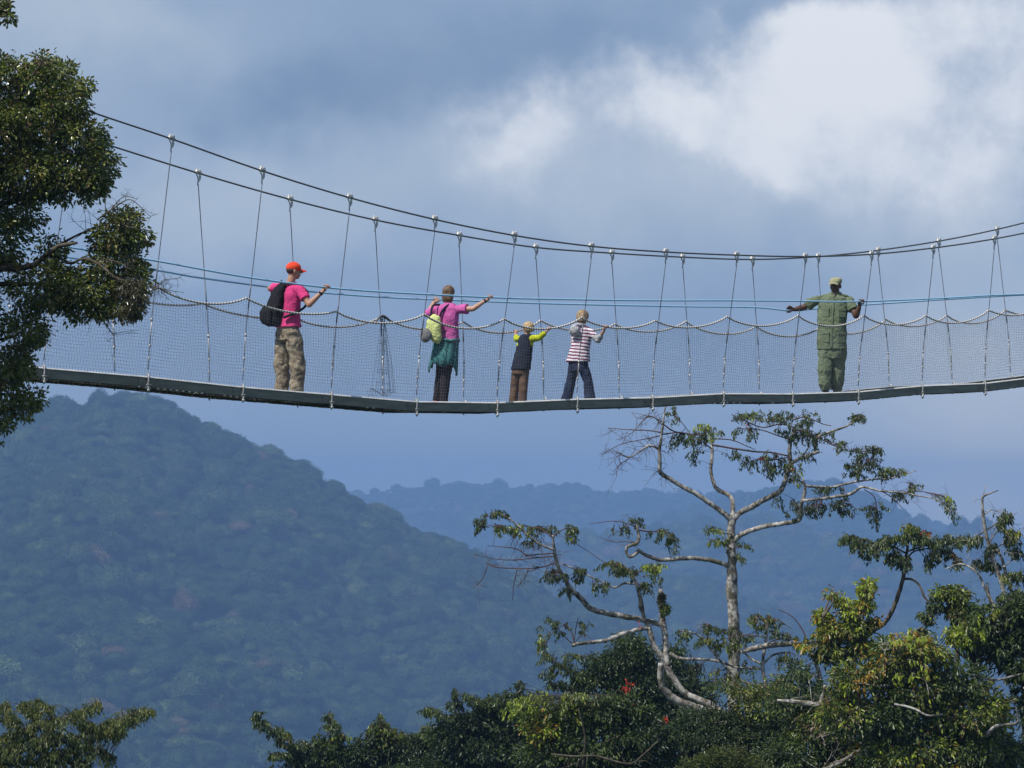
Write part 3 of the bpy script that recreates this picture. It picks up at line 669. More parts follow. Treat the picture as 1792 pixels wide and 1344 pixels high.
# teal plaid
m, nq, bq = new_mat('teal_patterned_cotton')
nq.links.new(ramp(nq, noise(nq, 40, 2, .5), [(.40, (.015,.10,.115)), (.56, (.025,.16,.165)), (.68, (.16,.36,.34))]), bq.inputs['Base Color']); bq.inputs['Roughness'].default_value = .9; m_teal = m
class P:
    def __init__(s, label, group, px0, m_skin, fw, scale=1.0, voxel=.0052):
        s.base = deck_z(px0); s.D = s.base[1]; s.sk = m_skin; s.k = scale; s.vox = voxel
        s.F = np.array([fw[0], fw[1], 0.]); s.F /= np.linalg.norm(s.F); s.S = np.array([s.F[1], -s.F[0], 0.]); s.mb = MB()
        s.o = empty('person', s.base.tolist()); tag(s.o, label, 'person', group)
    def J(s, px, py, dep=0): return U(px, py, s.D+dep)
    def part(s, mb, name, mat, voxel=None, sm=5, disp=None, parent=None, blob=True):
        if blob: return mb.blob(name, mat, parent or s.o, voxel or .007, sm, disp, s.base.tolist())
        return mb.obj(name, mat, parent or s.o, True, s.base.tolist())
    def head(s, c, hf, k):
        hf = np.array([hf[0], hf[1], hf[2] if len(hf) > 2 else 0.]); hf /= np.linalg.norm(hf); sd = np.cross(hf, z3); sd /= np.linalg.norm(sd); up = np.cross(sd, hf)
        s.hc, s.hf, s.hs, s.hu, s.hk = c, hf, sd, up, k; m = s.mb
        m.ell(c+up*.022*k-hf*.010*k, (.074*k, .094*k, .090*k), hf, 24, 16)          # cranium
        m.ell(c-up*.040*k+hf*.022*k, (.058*k, .066*k, .070*k), hf, 20, 14)          # face
        m.ell(c-up*.088*k+hf*.050*k, (.030*k, .026*k, .020*k), hf)                  # chin
        m.caps(c+up*.012*k+hf*.084*k, c-up*.022*k+hf*.106*k, .008*k, .0125*k)       # nose
        m.ell(c+up*.022*k+hf*.074*k, (.052*k, .016*k, .010*k), hf)                  # brow
        m.ell(c-up*.052*k+hf*.084*k, (.025*k, .010*k, .006*k), hf); m.ell(c-up*.064*k+hf*.082*k, (.022*k, .010*k, .007*k), hf)
        for e in (-1, 1):
            m.ell(c+sd*e*.074*k-up*.012*k-hf*.008*k, (.010*k, .020*k, .032*k), hf+sd*e*-.3)   # ears
            m.ell(c+sd*e*.036*k-up*.026*k+hf*.066*k, (.020*k, .018*k, .016*k), hf)            # cheeks
            eb = MB(); eb.ell(c+sd*e*.031*k+up*.004*k+hf*.079*k, (.012*k, .008*k, .0065*k), hf, 12, 8); eo = s.part(eb, 'eye', m_eye, blob=False)
            eb = MB(); eb.ell(c+sd*e*.031*k+up*.004*k+hf*.0845*k, (.0055*k, .004*k, .0055*k), hf, 10, 6); s.part(eb, 'iris', m_iris, blob=False, parent=eo)
    def hand(s, W, R, rd, k=1.0, over=True):
        """palm behind the rope, four fingers over it, thumb from the palm's side under it"""
        m = s.mb; rd = rd/np.linalg.norm(rd); W = np.asarray(W); d = R-W; d = d-rd*np.dot(d, rd)*.0; d /= np.linalg.norm(d)
        up = np.cross(rd, d); up /= np.linalg.norm(up); up = up if up[2] > 0 else -up; aw = np.cross(up, rd); aw = aw if np.dot(aw, d) > 0 else -aw
        pc_ = R-aw*.040*k+up*.020*k
        m.caps(W, pc_-aw*.015*k, .026*k, .022*k, 12)
        for i in range(4):
            off = rd*(i-1.5)*.021*k; ln = (.92, 1.0, .97, .82)[i]
            p0 = pc_-aw*.018*k+off*.75; p1 = R-aw*.018*k+up*.030*k+off; p2 = R+aw*.014*k*ln+up*.029*k+off; p3 = R+aw*.031*k*ln+off-up*.002*k; p4 = R+aw*.014*k-up*.024*k*ln+off*.95
            m.caps(p0, p1, .0115*k, .0105*k, 10); m.caps(p1, p2, .0103*k, .0095*k, 10); m.caps(p2, p3, .0095*k, .009*k, 10); m.caps(p3, p4, .009*k, .008*k, 10)
        sgn = 1 if np.dot(rd, s.F) < 0 else -1
        t0 = pc_-aw*.012*k-up*.012*k-rd*sgn*-.022*k; t1 = R-aw*.026*k-up*.022*k-rd*sgn*-.034*k; t2 = R-up*.028*k+aw*.004*k-rd*sgn*-.022*k
        m.caps(t0, t1, .0125*k, .0105*k, 10); m.caps(t1, t2, .0105*k, .009*k, 10)
    def arm(s, sh, el, R, rd, k=1.0, r=(.050, .041, .026)):
        w = R+(el-R)/np.linalg.norm(el-R)*.095*k
        s.mb.caps(sh, el, r[0]*k, r[1]*k); s.mb.caps(el, along(el, w, .3), r[1]*k, r[1]*.98*k); s.mb.caps(along(el, w, .3), w, r[1]*.96*k, r[2]*k); s.hand(w, R, rd, k)
        return w
    def leg(s, hip, kn, an, k=1.0, fdir=None, lift=0):
        fd = s.F if fdir is None else np.array([*fdir, 0.])
        s.mb.caps(hip, kn, .082*k, .054*k); s.mb.caps(kn, along(kn, an, .35), .053*k, .053*k); s.mb.caps(along(kn, an, .35), an, .052*k, .034*k)
        z0 = s.base[2]+.035*k+lift; t = an+fd*.13*k; s.mb.caps(np.array([an[0], an[1], z0])-fd*.03*k, np.array([t[0], t[1], z0-.006*k]), .033*k, .026*k)
        s.mb.caps(an, np.array([an[0], an[1], z0]), .034*k, .033*k)
    def shoe(s, an, k, mat, lift=0, fdir=None):
        fd = s.F if fdir is None else np.array([*fdir, 0.]); z0 = s.base[2]+.042*k+lift; a = np.array([an[0], an[1], z0]); mb = MB()
        mb.caps(a-fd*.045*k, a+fd*.15*k-z3*.006*k, .044*k, .036*k); mb.caps(a+z3*.05*k, a, .045*k, .045*k); so_ = s.part(mb, 'shoe', mat, .006, 3)
        mb = MB(); c = a+fd*.055*k; mb.loft([(np.array([c[0], c[1], s.base[2]+lift+z]), .045*k, .155*k, np.cross(fd, z3), fd) for z in (.0005, .018)]); s.part(mb, 'sole', m_boot, parent=so_, blob=False)
    def torso(s, rings, grow=0.):
        """rings: (px,py,dep,half width,half depth)"""
        return [(s.J(a, b, c), w+grow, d+grow, s.S, s.F) for a, b, c, w, d in rings]
    def neck(s, base, k): s.mb.caps(base, s.hc-s.hu*.05*k-s.hf*.015*k, .060*k, .050*k)
    def finish(s): s.body = s.part(s.mb, 'body', s.sk, s.vox, 3)
def ropedir(which, px):
    f = (lambda q: rope_pt(q, which)) if which in 'nf' else (lambda q: head_pt(q, which))
    a, b = f(px-3), f(px+3); return f(px), (b-a)
def head_pt(px, which):
    bays = HN if which == 'N' else HF2; best = None
    for k in bays:
        B_ = np.array(bays[k])
        for a, b in zip(B_[:-1], B_[1:]):
            for t in (0, .33, .66):
                p = a+(b-a)*t; q = CX+F*p[0]/(p[1]*cos(PITCH)+p[2]*sin(PITCH)); d = abs(q-px)
                if best is None or d < best[0]: best = (d, p)
    return best[1]
def sleeve(mb, sh, el, t, r0, r1):
    mb.caps(sh, along(sh, el, .3), r0, r0*.98); e = along(sh, el, t); mb.tube([sh, along(sh, e, .5), e], [r0, (r0+r1)/2, r1], 16)
FOLD = [(.10, .018), (.035, .007)]
GRP = 'people standing on the footbridge'
# ---- man with the orange cap
p = P('man in orange cap, pink T-shirt and mottled khaki trousers holding the blue rope', GRP, 507, m_skinl, (.74, .67))
p.head(p.J(514.5, 474, .0), (.95, .34, -.04), 1.0); p.neck(p.J(508, 497, 0), 1.0)
R, rd = ropedir('n', 572); shR, elR = p.J(524, 506, -.14), p.J(541, 533, -.24); p.arm(shR, elR, R, rd)
R2, rd2 = ropedir('f', 494); shL, elL = p.J(491, 504, .14), p.J(473, 505, .27); p.arm(shL, elL, R2, rd2)
tr = [(508,496,0,.075,.07), (508,501,0,.165,.095), (507,512,0,.185,.115), (505,535,0,.165,.112), (503,560,0,.155,.108), (503,590,0,.165,.115)]
p.mb.loft(p.torso(tr))
an = [p.J(519, 684, -.08), p.J(493, 683, .08)]; kn = [p.J(521, 632, -.09), p.J(494, 634, .07)]; hp = [p.J(512, 583, -.075), p.J(495, 583, .075)]
for h, k_, a in zip(hp, kn, an): p.leg(h, k_, a)
p.finish()
mb = MB(); mb.loft(p.torso([(509,493.5,0,.070,.066), (508,498,0,.135,.088), (507,504,0,.185,.112), (506,520,0,.192,.130), (505,545,0,.180,.126), (504,565,0,.190,.140), (504,573,0,.202,.152)]))
sleeve(mb, shR, elR, .62, .066, .072); sleeve(mb, shL, elL, .75, .066, .074); p.part(mb, 't_shirt', m_pink, .007, 4, FOLD)
mb = MB(); mb.loft(p.torso([(503,566,0,.172,.122), (503,580,0,.180,.130), (503,596,0,.182,.132)]))
for h, k_, a in zip(hp, kn, an):
    a2 = np.array([a[0], a[1], p.base[2]+.055]); mb.caps(h, k_, .112, .102); mb.tube([k_, along(k_, a2, .4)+p.F*.01, along(k_, a2, .8)-p.F*.008, a2], [.102, .100, .090, .092], 18); mb.caps(along(h, k_, .72)+p.S*.05, along(h, k_, .95)+p.S*.05, .06, .06)
p.part(mb, 'cargo_trousers', m_khaki, .008, 3, [(.16, .05), (.07, .022), (.03, .005)])
for a in an: p.shoe(a, 1.0, m_shoe)
def cap(p, col, brim=.075, droop=.01, h=.080, peak=True):
    k, c = p.hk, p.hc; mb = MB()
    if peak: mb.ell(c+p.hu*.040*k-p.hf*.008*k, (.084*k, .103*k, h*k), p.hf, 28, 18)
    else: mb.loft([(c+p.hu*z*k-p.hf*(.008+.3*(z-.03))*k, a_*k, b_*k, p.hs, p.hf) for z, a_, b_ in ((.034,.084,.103), (.065,.087,.106), (.092,.083,.100), (.110,.064,.080), (.117,.03,.04))], 28, 2.0)
    q = c+p.hu*(.036 if peak else .052)*k
    o_ = p.part(mb, 'cap', col, .005, 3)
    mb = MB(); V = []; n = 14
    for j in range(5):
        r = j/4
        for i in range(n+1):
            a = (i/n-.5)*pi*.82; x = sin(a)*.080*k; y = (.078+brim*r*cos(a)**.7+.02*cos(a))*k; z = -.012*r*k-droop*r*r*k-.022*abs(sin(a))**2*k
            V.append(q+p.hs*x+p.hf*y+p.hu*(z-.006*k))
    f = [(j*(n+1)+i, j*(n+1)+i+1, (j+1)*(n+1)+i+1, (j+1)*(n+1)+i) for j in range(4) for i in range(n)]
    nV = len(V); V += [v-p.hu*.005 for v in V]; f += [tuple(x+nV for x in q_)[::-1] for q_ in f]
    mb.add(V, f); p.part(mb, 'cap_brim', col, parent=o_, blob=False)
    mb = MB(); mb.ell(c+p.hu*((.040+h) if peak else .119)*k-p.hf*.008*k, (.008, .008, .005)); p.part(mb, 'button', col, parent=o_, blob=False)
cap(p, m_cap)
mb = MB(); mb.ell(p.hc+p.hu*.014*p.hk-p.hf*.022, (.0775, .087, .070), p.hf, 24, 16); p.part(mb, 'hair', m_hairs, .006, 2)
mb = MB(); w = R+(elR-R)/np.linalg.norm(elR-R)*.10; mb.tube([w, along(w, elR, .12)], .033, 14); p.part(mb, 'wristwatch', m_strap, blob=False)
man = p
# his rucksack
bk = empty('rucksack', p.J(484, 560, .05).tolist()); tag(bk, 'black rucksack on the back of the man in the orange cap', 'rucksack'); bl = bk.location[:]
def lp(mb, name, mat, par, base, **k): return mb.blob(name, mat, par, base=base, **k) if k else mb.obj(name, mat, par, True, base)
def back(px, py, off, dep=0): return p.J(px, py, dep)
Bf = -p.F
mb = MB(); cx = [(498,497,.05,.04), (495,504,.095,.06), (490,520,.120,.08), (486,540,.135,.095), (483,555,.140,.10), (483,566,.13,.09), (484,571,.10,.065)]
mb.loft([(p.J(a, b, -.02)+Bf*.05, w, d, p.S, p.F) for a, b, w, d in cx], 28, 2.6); lp(mb, 'pack_body', m_black, bk, bl, voxel=.008, sm=6, disp=[(.09, .03), (.03, .008)])
mb = MB(); mb.loft([(p.J(a, b, -.02)+Bf*.125, w, d, p.S, p.F) for a, b, w, d in [(481,536,.09,.03), (478,546,.12,.045), (478,560,.115,.04), (480,568,.08,.03)]], 20); lp(mb, 'front_pocket', m_black, bk, bl, voxel=.008, sm=5, disp=[(.05, .012)])
mb = MB(); mb.tube(smoothline([p.J(497,503,-.10)-p.F*.02, p.J(505,495.5,-.13), p.J(516,498,-.15)+p.F*.06, p.J(522,512,-.12)+p.F*.16, p.J(521,535,-.10)+p.F*.13, p.J(515,548,-.18), p.J(500,556,-.17)-p.F*.04], 5), .017, 8); mb.obj('shoulder_strap', m_black, bk, True, bl)
mb = MB(); mb.tube(smoothline([p.J(490,502,.10)-p.F*.02, p.J(496,496,.10), p.J(505,500,.12)+p.F*.08, p.J(505,530,.12)+p.F*.14, p.J(495,556,.14)-p.F*.04], 5), .017, 8); mb.obj('shoulder_strap', m_black, bk, True, bl)
mb = MB(); mb.tube(smoothline([p.J(497,497,-.02)+Bf*.03, p.J(498,491,-.0)+Bf*.05, p.J(495,497,.04)+Bf*.05], 4), .009, 7); mb.obj('grab_handle', m_black, bk, True, bl)
# ---- woman
p = P('woman in magenta T-shirt with a teal jacket tied round her waist, arm outstretched', GRP, 776, m_skinp, (.42, .91), .92)
K = .92; p.head(p.J(785.5, 514, .02), (.35, .93, -.1), .96); p.neck(p.J(784, 535, .0), .9)
R, rd = ropedir('n', 858); shR, elR = p.J(803, 541, -.07), p.J(828, 540.5, -.17); p.arm(shR, elR, R, rd, .9)
R2, rd2 = ropedir('f', 762); shL, elL = p.J(762, 542, .07), p.J(747, 551, .17); p.arm(shL, elL, R2, rd2, .9)
p.mb.loft(p.torso([(784,533,0,.06,.055), (784,537,0,.14,.08), (783,548,0,.160,.10), (783,575,0,.135,.095), (782,592,0,.14,.10), (780,612,0,.155,.11)]))
an = [p.J(776, 696, -.03), p.J(764, 690, .12)]; kn = [p.J(780, 655, -.03), p.J(772, 652, .06)]; hp = [p.J(787, 612, -.04), p.J(775, 612, .05)]
for i, (h, k_, a) in enumerate(zip(hp, kn, an)): p.leg(h, k_, a, .92, lift=.03*i)
p.finish()
mb = MB(); mb.loft(p.torso([(785,530.5,0,.066,.06), (784,534,0,.125,.08), (783,540,0,.170,.105), (782,555,0,.172,.120), (783,575,0,.158,.116), (784,590,0,.158,.120), (784,600,0,.165,.124)]))
sleeve(mb, shR, elR, .60, .064, .074); sleeve(mb, shL, elL, .85, .062, .070); p.part(mb, 't_shirt', m_mag, .007, 4, FOLD)
mb = MB(); mb.loft(p.torso([(781,596,0,.155,.112), (780,612,0,.165,.122), (780,622,0,.162,.12)]))
for i, (h, k_, a) in enumerate(zip(hp, kn, an)):
    a2 = np.array([a[0], a[1], p.base[2]+.05+.05*i]); mb.caps(h, k_, .094, .076); mb.tube([k_, along(k_, a2, .5), a2], [.076, .066, .058], 16)
p.part(mb, 'trousers', m_dark, .007, 4, [(.07, .014)])
for i, a in enumerate(an): p.shoe(a, .92, m_red if i else m_shoe, .03*i)
mb = MB(); hc, hu, hf, hs = p.hc, p.hu, p.hf, p.hs
mb.ell(hc+hu*.030-hf*.014, (.084, .096, .088), hf, 24, 16); mb.loft([(hc+hu*.02-hf*.030, .082, .070, hs, hf), (hc-hu*.04-hf*.036, .083, .062, hs, hf), (hc-hu*.085-hf*.040, .080, .050, hs, hf), (hc-hu*.120-hf*.036, .070, .036, hs, hf)])
p.part(mb, 'hair', m_hairb, .006, 4, [(.02, .010), (.008, .006)])
mb = MB(); w = R+(elR-R)/np.linalg.norm(elR-R)*.085; mb.tube([w, along(w, elR, .10)], .031, 14); p.part(mb, 'wristband', m_strap, blob=False)
# jacket tied round the waist: a sheet of cloth hanging from hip to hip
def drape(p, rows, mat, name, nseg=46):
    V = []; nr = len(rows)
    for (cpx, cpy, w, d, prof) in rows:
        for i in range(nseg+1):
            a = -.12*pi+1.24*pi*i/nseg; t = i/nseg
            fold = .010*sin(a*11)+.006*sin(a*23+1); drop = prof(t)
            c = p.J(cpx, cpy, 0); V.append(c+p.S*cos(a)*(w+fold)-p.F*sin(a)*(d+fold)-z3*drop)
    f = [(j*(nseg+1)+i, j*(nseg+1)+i+1, (j+1)*(nseg+1)+i+1, (j+1)*(nseg+1)+i) for j in range(nr-1) for i in range(nseg)]
    me = bpy.data.meshes.new(name); me.from_pydata([tuple(v) for v in V], [], f); o = link_mesh(name, me, mat, p.o, True); origin_shift(o, p.base.tolist())
    s_ = o.modifiers.new('s', 'SOLIDIFY'); s_.thickness = .008; return o
def pf(k):
    return lambda t: k*(.13*math.exp(-((t-.04)/.13)**2)+.085*math.exp(-((t-.78)/.16)**2)-.07*math.exp(-((t-.63)/.06)**2)+.02*sin(t*20))
jk = drape(p, [(782,594,.172,.128, pf(0)), (781,602,.178,.135, pf(.1)), (779,615,.188,.15, pf(.35)), (777,628,.198,.165, pf(.7)), (775,640,.205,.175, pf(1.0))], m_teal, 'tied_jacket')
mb = MB(); mb.tube(smoothline([p.J(782,596,0)+p.S*.175*cos(a)-p.F*.135*sin(a)+z3*.006*sin(a*5) for a in np.linspace(-.2*pi, 1.2*pi, 14)], 3), .020, 8); p.part(mb, 'jacket_sleeve', m_teal, parent=jk, blob=False)
woman = p
bg_ = empty('daypack', p.J(768, 595, -.1).tolist()); tag(bg_, 'small lime yellow daypack with a grey pouch on the back of the woman', 'daypack'); bl = bg_.location[:]; Bf = -p.F
mb = MB(); mb.loft([(p.J(a, b, 0)+Bf*.145, w, d, (p.S*.95-z3*.3), p.F) for a, b, w, d in [(772,552,.045,.02), (770,556,.075,.04), (767,568,.115,.065), (767,582,.120,.075), (769,594,.095,.065), (771,601,.05,.035)]], 24); mb.blob('pack_body', m_bag, bg_, voxel=.007, sm=5, disp=[(.06, .022), (.02, .006)], base=bl)
mb = MB(); mb.ell(p.J(756, 588, 0)+Bf*.20, (.088, .055, .10), p.F, 24, 16); mb.blob('side_pouch', m_bagg, bg_, voxel=.007, sm=4, disp=[(.05, .012)], base=bl)
for (a, b) in (((763,561), [(762,545,-.02), (764,535,.0), (768,533,.06)]), ((776,556), [(781,545,-.01), (789,535,.0), (792,534,.06)])):
    mb = MB(); pts = [p.J(a[0], a[1], 0)+Bf*.13]+[p.J(x, y, 0)+Bf*(.128 if i == 0 else .095 if i == 1 else -.02) for i, (x, y, z) in enumerate(b)]
    mb.tube(smoothline(pts, 5), .0155, 8); mb.obj('shoulder_strap', m_strap, bg_, True, bl)
mb = MB(); mb.tube(smoothline([p.J(780,583,0)+Bf*.13, p.J(789,578,0)+Bf*.12, p.J(793,565,0)+Bf*.06+p.S*.05, p.J(797,552,0)+p.S*.05], 5), .008, 7); mb.obj('lower_strap', m_strap, bg_, True, bl)
# ---- boy
p = P('small fair haired boy in a navy vest and yellow sleeves holding the net rope', GRP, 906, m_skinp, (.30, .95), .66)
k = .80; p.head(p.J(924, 575.5, .03), (-.72, .68, -.12), k); p.neck(p.J(922, 588, .02), .62)
R, rd = ropedir('N', 962); shR, elR = p.J(931, 593, -.04), p.J(944, 591, -.16); p.arm(shR, elR, R, rd, .68)
R2, rd2 = ropedir('F', 900); shL, elL = p.J(912, 593, .07), p.J(904, 594, .17); p.arm(shL, elL, R2, rd2, .68)
p.mb.loft(p.torso([(921,586,.02,.05,.045), (921,590,.02,.10,.065), (918,610,.01,.11,.075), (912,640,0,.11,.08), (911,655,0,.115,.085)]))
an = [p.J(914, 699, -.03), p.J(898, 698, .05)]; kn = [p.J(916, 675, -.03), p.J(901, 675, .05)]; hp = [p.J(917, 652, -.02), p.J(904, 652, .03)]
for h, k_, a in zip(hp, kn, an): p.leg(h, k_, a, .66)
p.finish()
mb = MB(); sleeve(mb, shR, elR, .98, .052, .043); mb.caps(elR, along(elR, R, .42), .043, .040); sleeve(mb, shL, elL, .9, .048, .042); mb.caps(elL, along(elL, R2, .30), .042, .038); mb.loft(p.torso([(921,586,.02,.055,.05), (921,592,.02,.112,.072), (918,606,.01,.122,.085)]))
p.part(mb, 'long_sleeved_shirt', m_lime, .006, 3, [(.05, .010)])
mb = MB(); mb.loft(p.torso([(922,584.5,.02,.058,.052), (921,588,.02,.100,.075), (920,596,.02,.112,.090), (917,615,.01,.124,.100), (913,635,0,.136,.108), (911.5,647,0,.142,.112)])); p.part(mb, 'fleece_vest', m_navy, .007, 4, [(.07, .014)])
mb = MB(); mb.loft(p.torso([(912,640,0,.120,.092), (911,655,0,.125,.096)]))
for h, k_, a in zip(hp, kn, an):
    a2 = np.array([a[0], a[1], p.base[2]+.03]); mb.caps(h, k_, .072, .064); mb.tube([k_, along(k_, a2, .5), a2], [.064, .062, .066], 16)
p.part(mb, 'trousers', m_brown, .006, 4, [(.06, .012)])
for a in an: p.shoe(a, .66, m_boot)
def bob(p, mat, k, low=0., f=0.):
    mb = MB(); c, u_, f_, s_ = p.hc, p.hu, p.hf, p.hs
    mb.ell(c+u_*.034*k-f_*.014*k, (.090*k, .104*k, .090*k), f_, 26, 18); mb.loft([(c+u_*.03*k-f_*.026*k, .088*k, .088*k, s_, f_), (c-u_*.02*k-f_*.034*k, .088*k, .080*k, s_, f_), (c-u_*(.055+low)*k-f_*.040*k, .070*k, .060*k, s_, f_)])
    p.part(mb, 'hair', mat, .0055, 3, [(.02, .010), (.008, .006)])
bob(p, m_hairf, .84)
# ---- girl
p = P('child with bobbed hair in a plum and white striped hooded top and dark jeans', GRP, 1012, m_skinp, (.36, .93), .76)
p.head(p.J(1020, 556.5, .02), (.45, .88, -.25), .86); p.neck(p.J(1019, 574, .0), .7)
R, rd = ropedir('N', 1060); shR, elR = p.J(1032, 580, -.06), p.J(1046.5, 595, -.13); p.arm(shR, elR, R, rd, .74)
R2, rd2 = ropedir('F', 1022); shL, elL = p.J(1008, 581, .06), p.J(1004, 600, .12); p.arm(shL, elL, R2, rd2, .74)
p.mb.loft(p.torso([(1019,572,0,.05,.05), (1019,576,0,.115,.07), (1018,590,0,.125,.08), (1014,620,0,.125,.085), (1012,645,0,.135,.09)]))
an = [p.J(1033, 694, -.06), p.J(990, 694, .07)]; kn = [p.J(1029, 667, -.05), p.J(999, 667, .05)]; hp = [p.J(1020.5, 642, -.03), p.J(1004, 642, .03)]
for h, k_, a in zip(hp, kn, an): p.leg(h, k_, a, .74)
p.finish()
mb = MB(); mb.loft(p.torso([(1020,570,0,.055,.052), (1020,573,0,.100,.072), (1019,579,0,.132,.092), (1018,595,0,.138,.105), (1014,615,0,.152,.118), (1011,633,0,.178,.132)]))
sleeve(mb, shR, elR, .62, .052, .052); sleeve(mb, shL, elL, .62, .052, .052); p.part(mb, 'striped_top', m_stripe, .0065, 4, [(.08, .016), (.03, .006)])
mb = MB(); mb.caps(along(shR, elR, .55), elR, .050, .050); mb.caps(elR, along(elR, R, .30), .050, .042); p.part(mb, 'grey_sleeve', m_grey, .006, 3, [(.04, .014)])
mb = MB(); mb.caps(along(shL, elL, .55), elL, .050, .050); mb.caps(elL, along(elL, R2, .30), .050, .042); p.part(mb, 'grey_sleeve', m_grey, .006, 3, [(.04, .014)])
hd = p.J(1010.5, 580, 0)-p.F*.115
mb = MB(); mb.ell(hd, (.082, .05, .085), p.F+z3*.3, 22, 14); mb.tube(smoothline([p.J(1003,574,0)-p.F*.06, p.J(1013,568.5,0)-p.F*.085, p.J(1024,570,0)-p.F*.06, p.J(1028,575,0)], 4), .024, 10); p.part(mb, 'hood', m_grey, .006, 4, [(.05, .02)])
mb = MB(); mb.loft(p.torso([(1012,628,0,.140,.10), (1012,642,0,.150,.108), (1012,650,0,.145,.105)]))
for h, k_, a in zip(hp, kn, an):
    a2 = np.array([a[0], a[1], p.base[2]+.02]); mb.caps(h, k_, .082, .070); mb.tube([k_, along(k_, a2, .5), a2], [.070, .074, .090], 18)
p.part(mb, 'jeans', m_jean, .0065, 4, [(.07, .016), (.03, .006)])
for a in an: p.shoe(a, .76, m_boot)
bob(p, m_hairl, .96, .02)
# ---- guard
p = P('man in green uniform and cap facing the camera, both arms on the blue ropes', GRP, 1456, m_skind, (-.26, -.97))
p.head(p.J(1462, 500, -.02), (-.42, -.90, -.03), 1.10); p.neck(p.J(1460, 519, 0), 1.15)
R, rd = ropedir('f', 1381); shR, elR = p.J(1430, 525, .05), p.J(1405, 538.5, .17); p.arm(shR, elR, R, rd, 1.05, (.056, .047, .029))
R2, rd2 = ropedir('n', 1508); shL, elL = p.J(1486, 526, -.05), p.J(1498, 552, -.16); p.arm(shL, elL, R2, rd2, 1.05, (.056, .049, .029))
p.mb.loft(p.torso([(1460,515,0,.09,.07), (1459,521,0,.19,.10), (1458,535,0,.215,.13), (1457,560,0,.205,.145), (1456,590,0,.20,.145), (1456,615,0,.19,.135)]))
an = [p.J(1445, 678, -.05), p.J(1463, 678, .07)]; kn = [p.J(1443, 650, -.06), p.J(1467, 650, .03)]; hp = [p.J(1444, 615, -.01), p.J(1468, 615, .01)]
for h, k_, a in zip(hp, kn, an): p.leg(h, k_, a, 1.1)
p.finish()
SR = [(1461,511.5,0,.078,.066), (1461,514.5,0,.105,.085), (1460,518,0,.165,.108), (1459,523,0,.215,.130), (1458,533,0,.238,.152), (1457,548,0,.236,.170), (1456,566,0,.228,.178), (1456,585,0,.226,.178), (1455.5,600,0,.232,.176), (1455,611.5,0,.238,.176)]
mb = MB(); mb.loft(p.torso(SR)); sleeve(mb, shR, elR, .66, .074, .086); sleeve(mb, shL, elL, .62, .073, .084); sh = p.part(mb, 'uniform_shirt', m_green, .007, 4, [(.16, .04), (.06, .012), (.03, .004)])
mb = MB(); mb.loft(p.torso([(1456,604,0,.205,.15), (1456,618,0,.215,.158), (1456,628,0,.20,.15)]))
for h, k_, a in zip(hp, kn, an):
    a2 = np.array([a[0], a[1], p.base[2]+.10]); mb.caps(h, k_, .118, .105); mb.tube([k_, along(k_, a2, .35), along(k_, a2, .8), a2], [.105, .102, .094, .078], 18)
p.part(mb, 'uniform_trousers', m_green, .008, 3, [(.16, .05), (.07, .022), (.03, .005)])
for a in an: p.shoe(a, 1.1, m_boot)
cap(p, m_gcap, brim=.042, droop=.008, h=.075, peak=False)
mb = MB(); mb.tube([p.hc+p.hu*.044+p.hs*.083*cos(a)+p.hf*(.102*sin(a)-.008) for a in np.linspace(0, 2*pi, 28)], .008, 6); p.part(mb, 'cap_band', m_gcap, blob=False)
mb = MB(); mb.ell(p.hc+p.hu*.008*p.hk-p.hf*.022, (.078, .086, .072), p.hf, 24, 16); p.part(mb, 'hair', m_hairk, .006, 2)
def onfront(px, py):
    yy = [r[1] for r in SR]; c = p.J(float(np.interp(py, yy, [r[0] for r in SR])), py, 0); w = float(np.interp(py, yy, [r[3] for r in SR])); d = float(np.interp(py, yy, [r[4] for r in SR]))
    q = p.J(px, py, 0); x = float(np.dot(q-c, p.S))/max(.3, -p.S[0]*1.0 if abs(p.S[0]) > .3 else 1); x = float(np.clip(x, -w*.93, w*.93))
    dd = d*(1-abs(x/w)**2.3)**(1/2.3); nx = np.array(p.S)*(x/w**2)+np.array(p.F)*(dd/d**2); nx /= np.linalg.norm(nx); return c+p.S*x+p.F*dd, nx
def patch(px, py, w, h, th, name, par, mat=m_green, puff=.0):
    q, n_ = onfront(px, py); t_ = np.cross(z3, n_); mb = MB(); mb.box(q+n_*th*.3, w/2, th, h/2, t_, n_, z3); o_ = p.part(mb, name, mat, parent=par, blob=False)
    for f_ in o_.data.polygons: f_.use_smooth = False
    bv = o_.modifiers.new('b', 'BEVEL'); bv.width = .004; bv.segments = 2; return o_
for (x, y, h) in ((1447.5, 548, .13), (1476, 549, .13), (1448, 591, .16), (1475, 592, .16)):
    pk_ = patch(x, y, .122, h, .006, 'pocket', sh); patch(x, y-h/2/PX(p.D)+1.5, .130, .042, .011, 'pocket_flap', pk_)
patch(1463, 562, .030, .80*.95, .006, 'button_placket', sh) if False else None
mb = MB()
pl = [onfront(1461.5-(y-520)*.04, y) for y in np.linspace(523, 609, 24)]
for (a, na), (b, nb_) in zip(pl[:-1], pl[1:]):
    mb.box((a+b)/2+na*.004, .016, .006, np.linalg.norm(b-a)/2+.001, np.cross(z3, na), na, (b-a)/np.linalg.norm(b-a))
p.part(mb, 'button_placket', m_green, .004, 2, parent=sh)
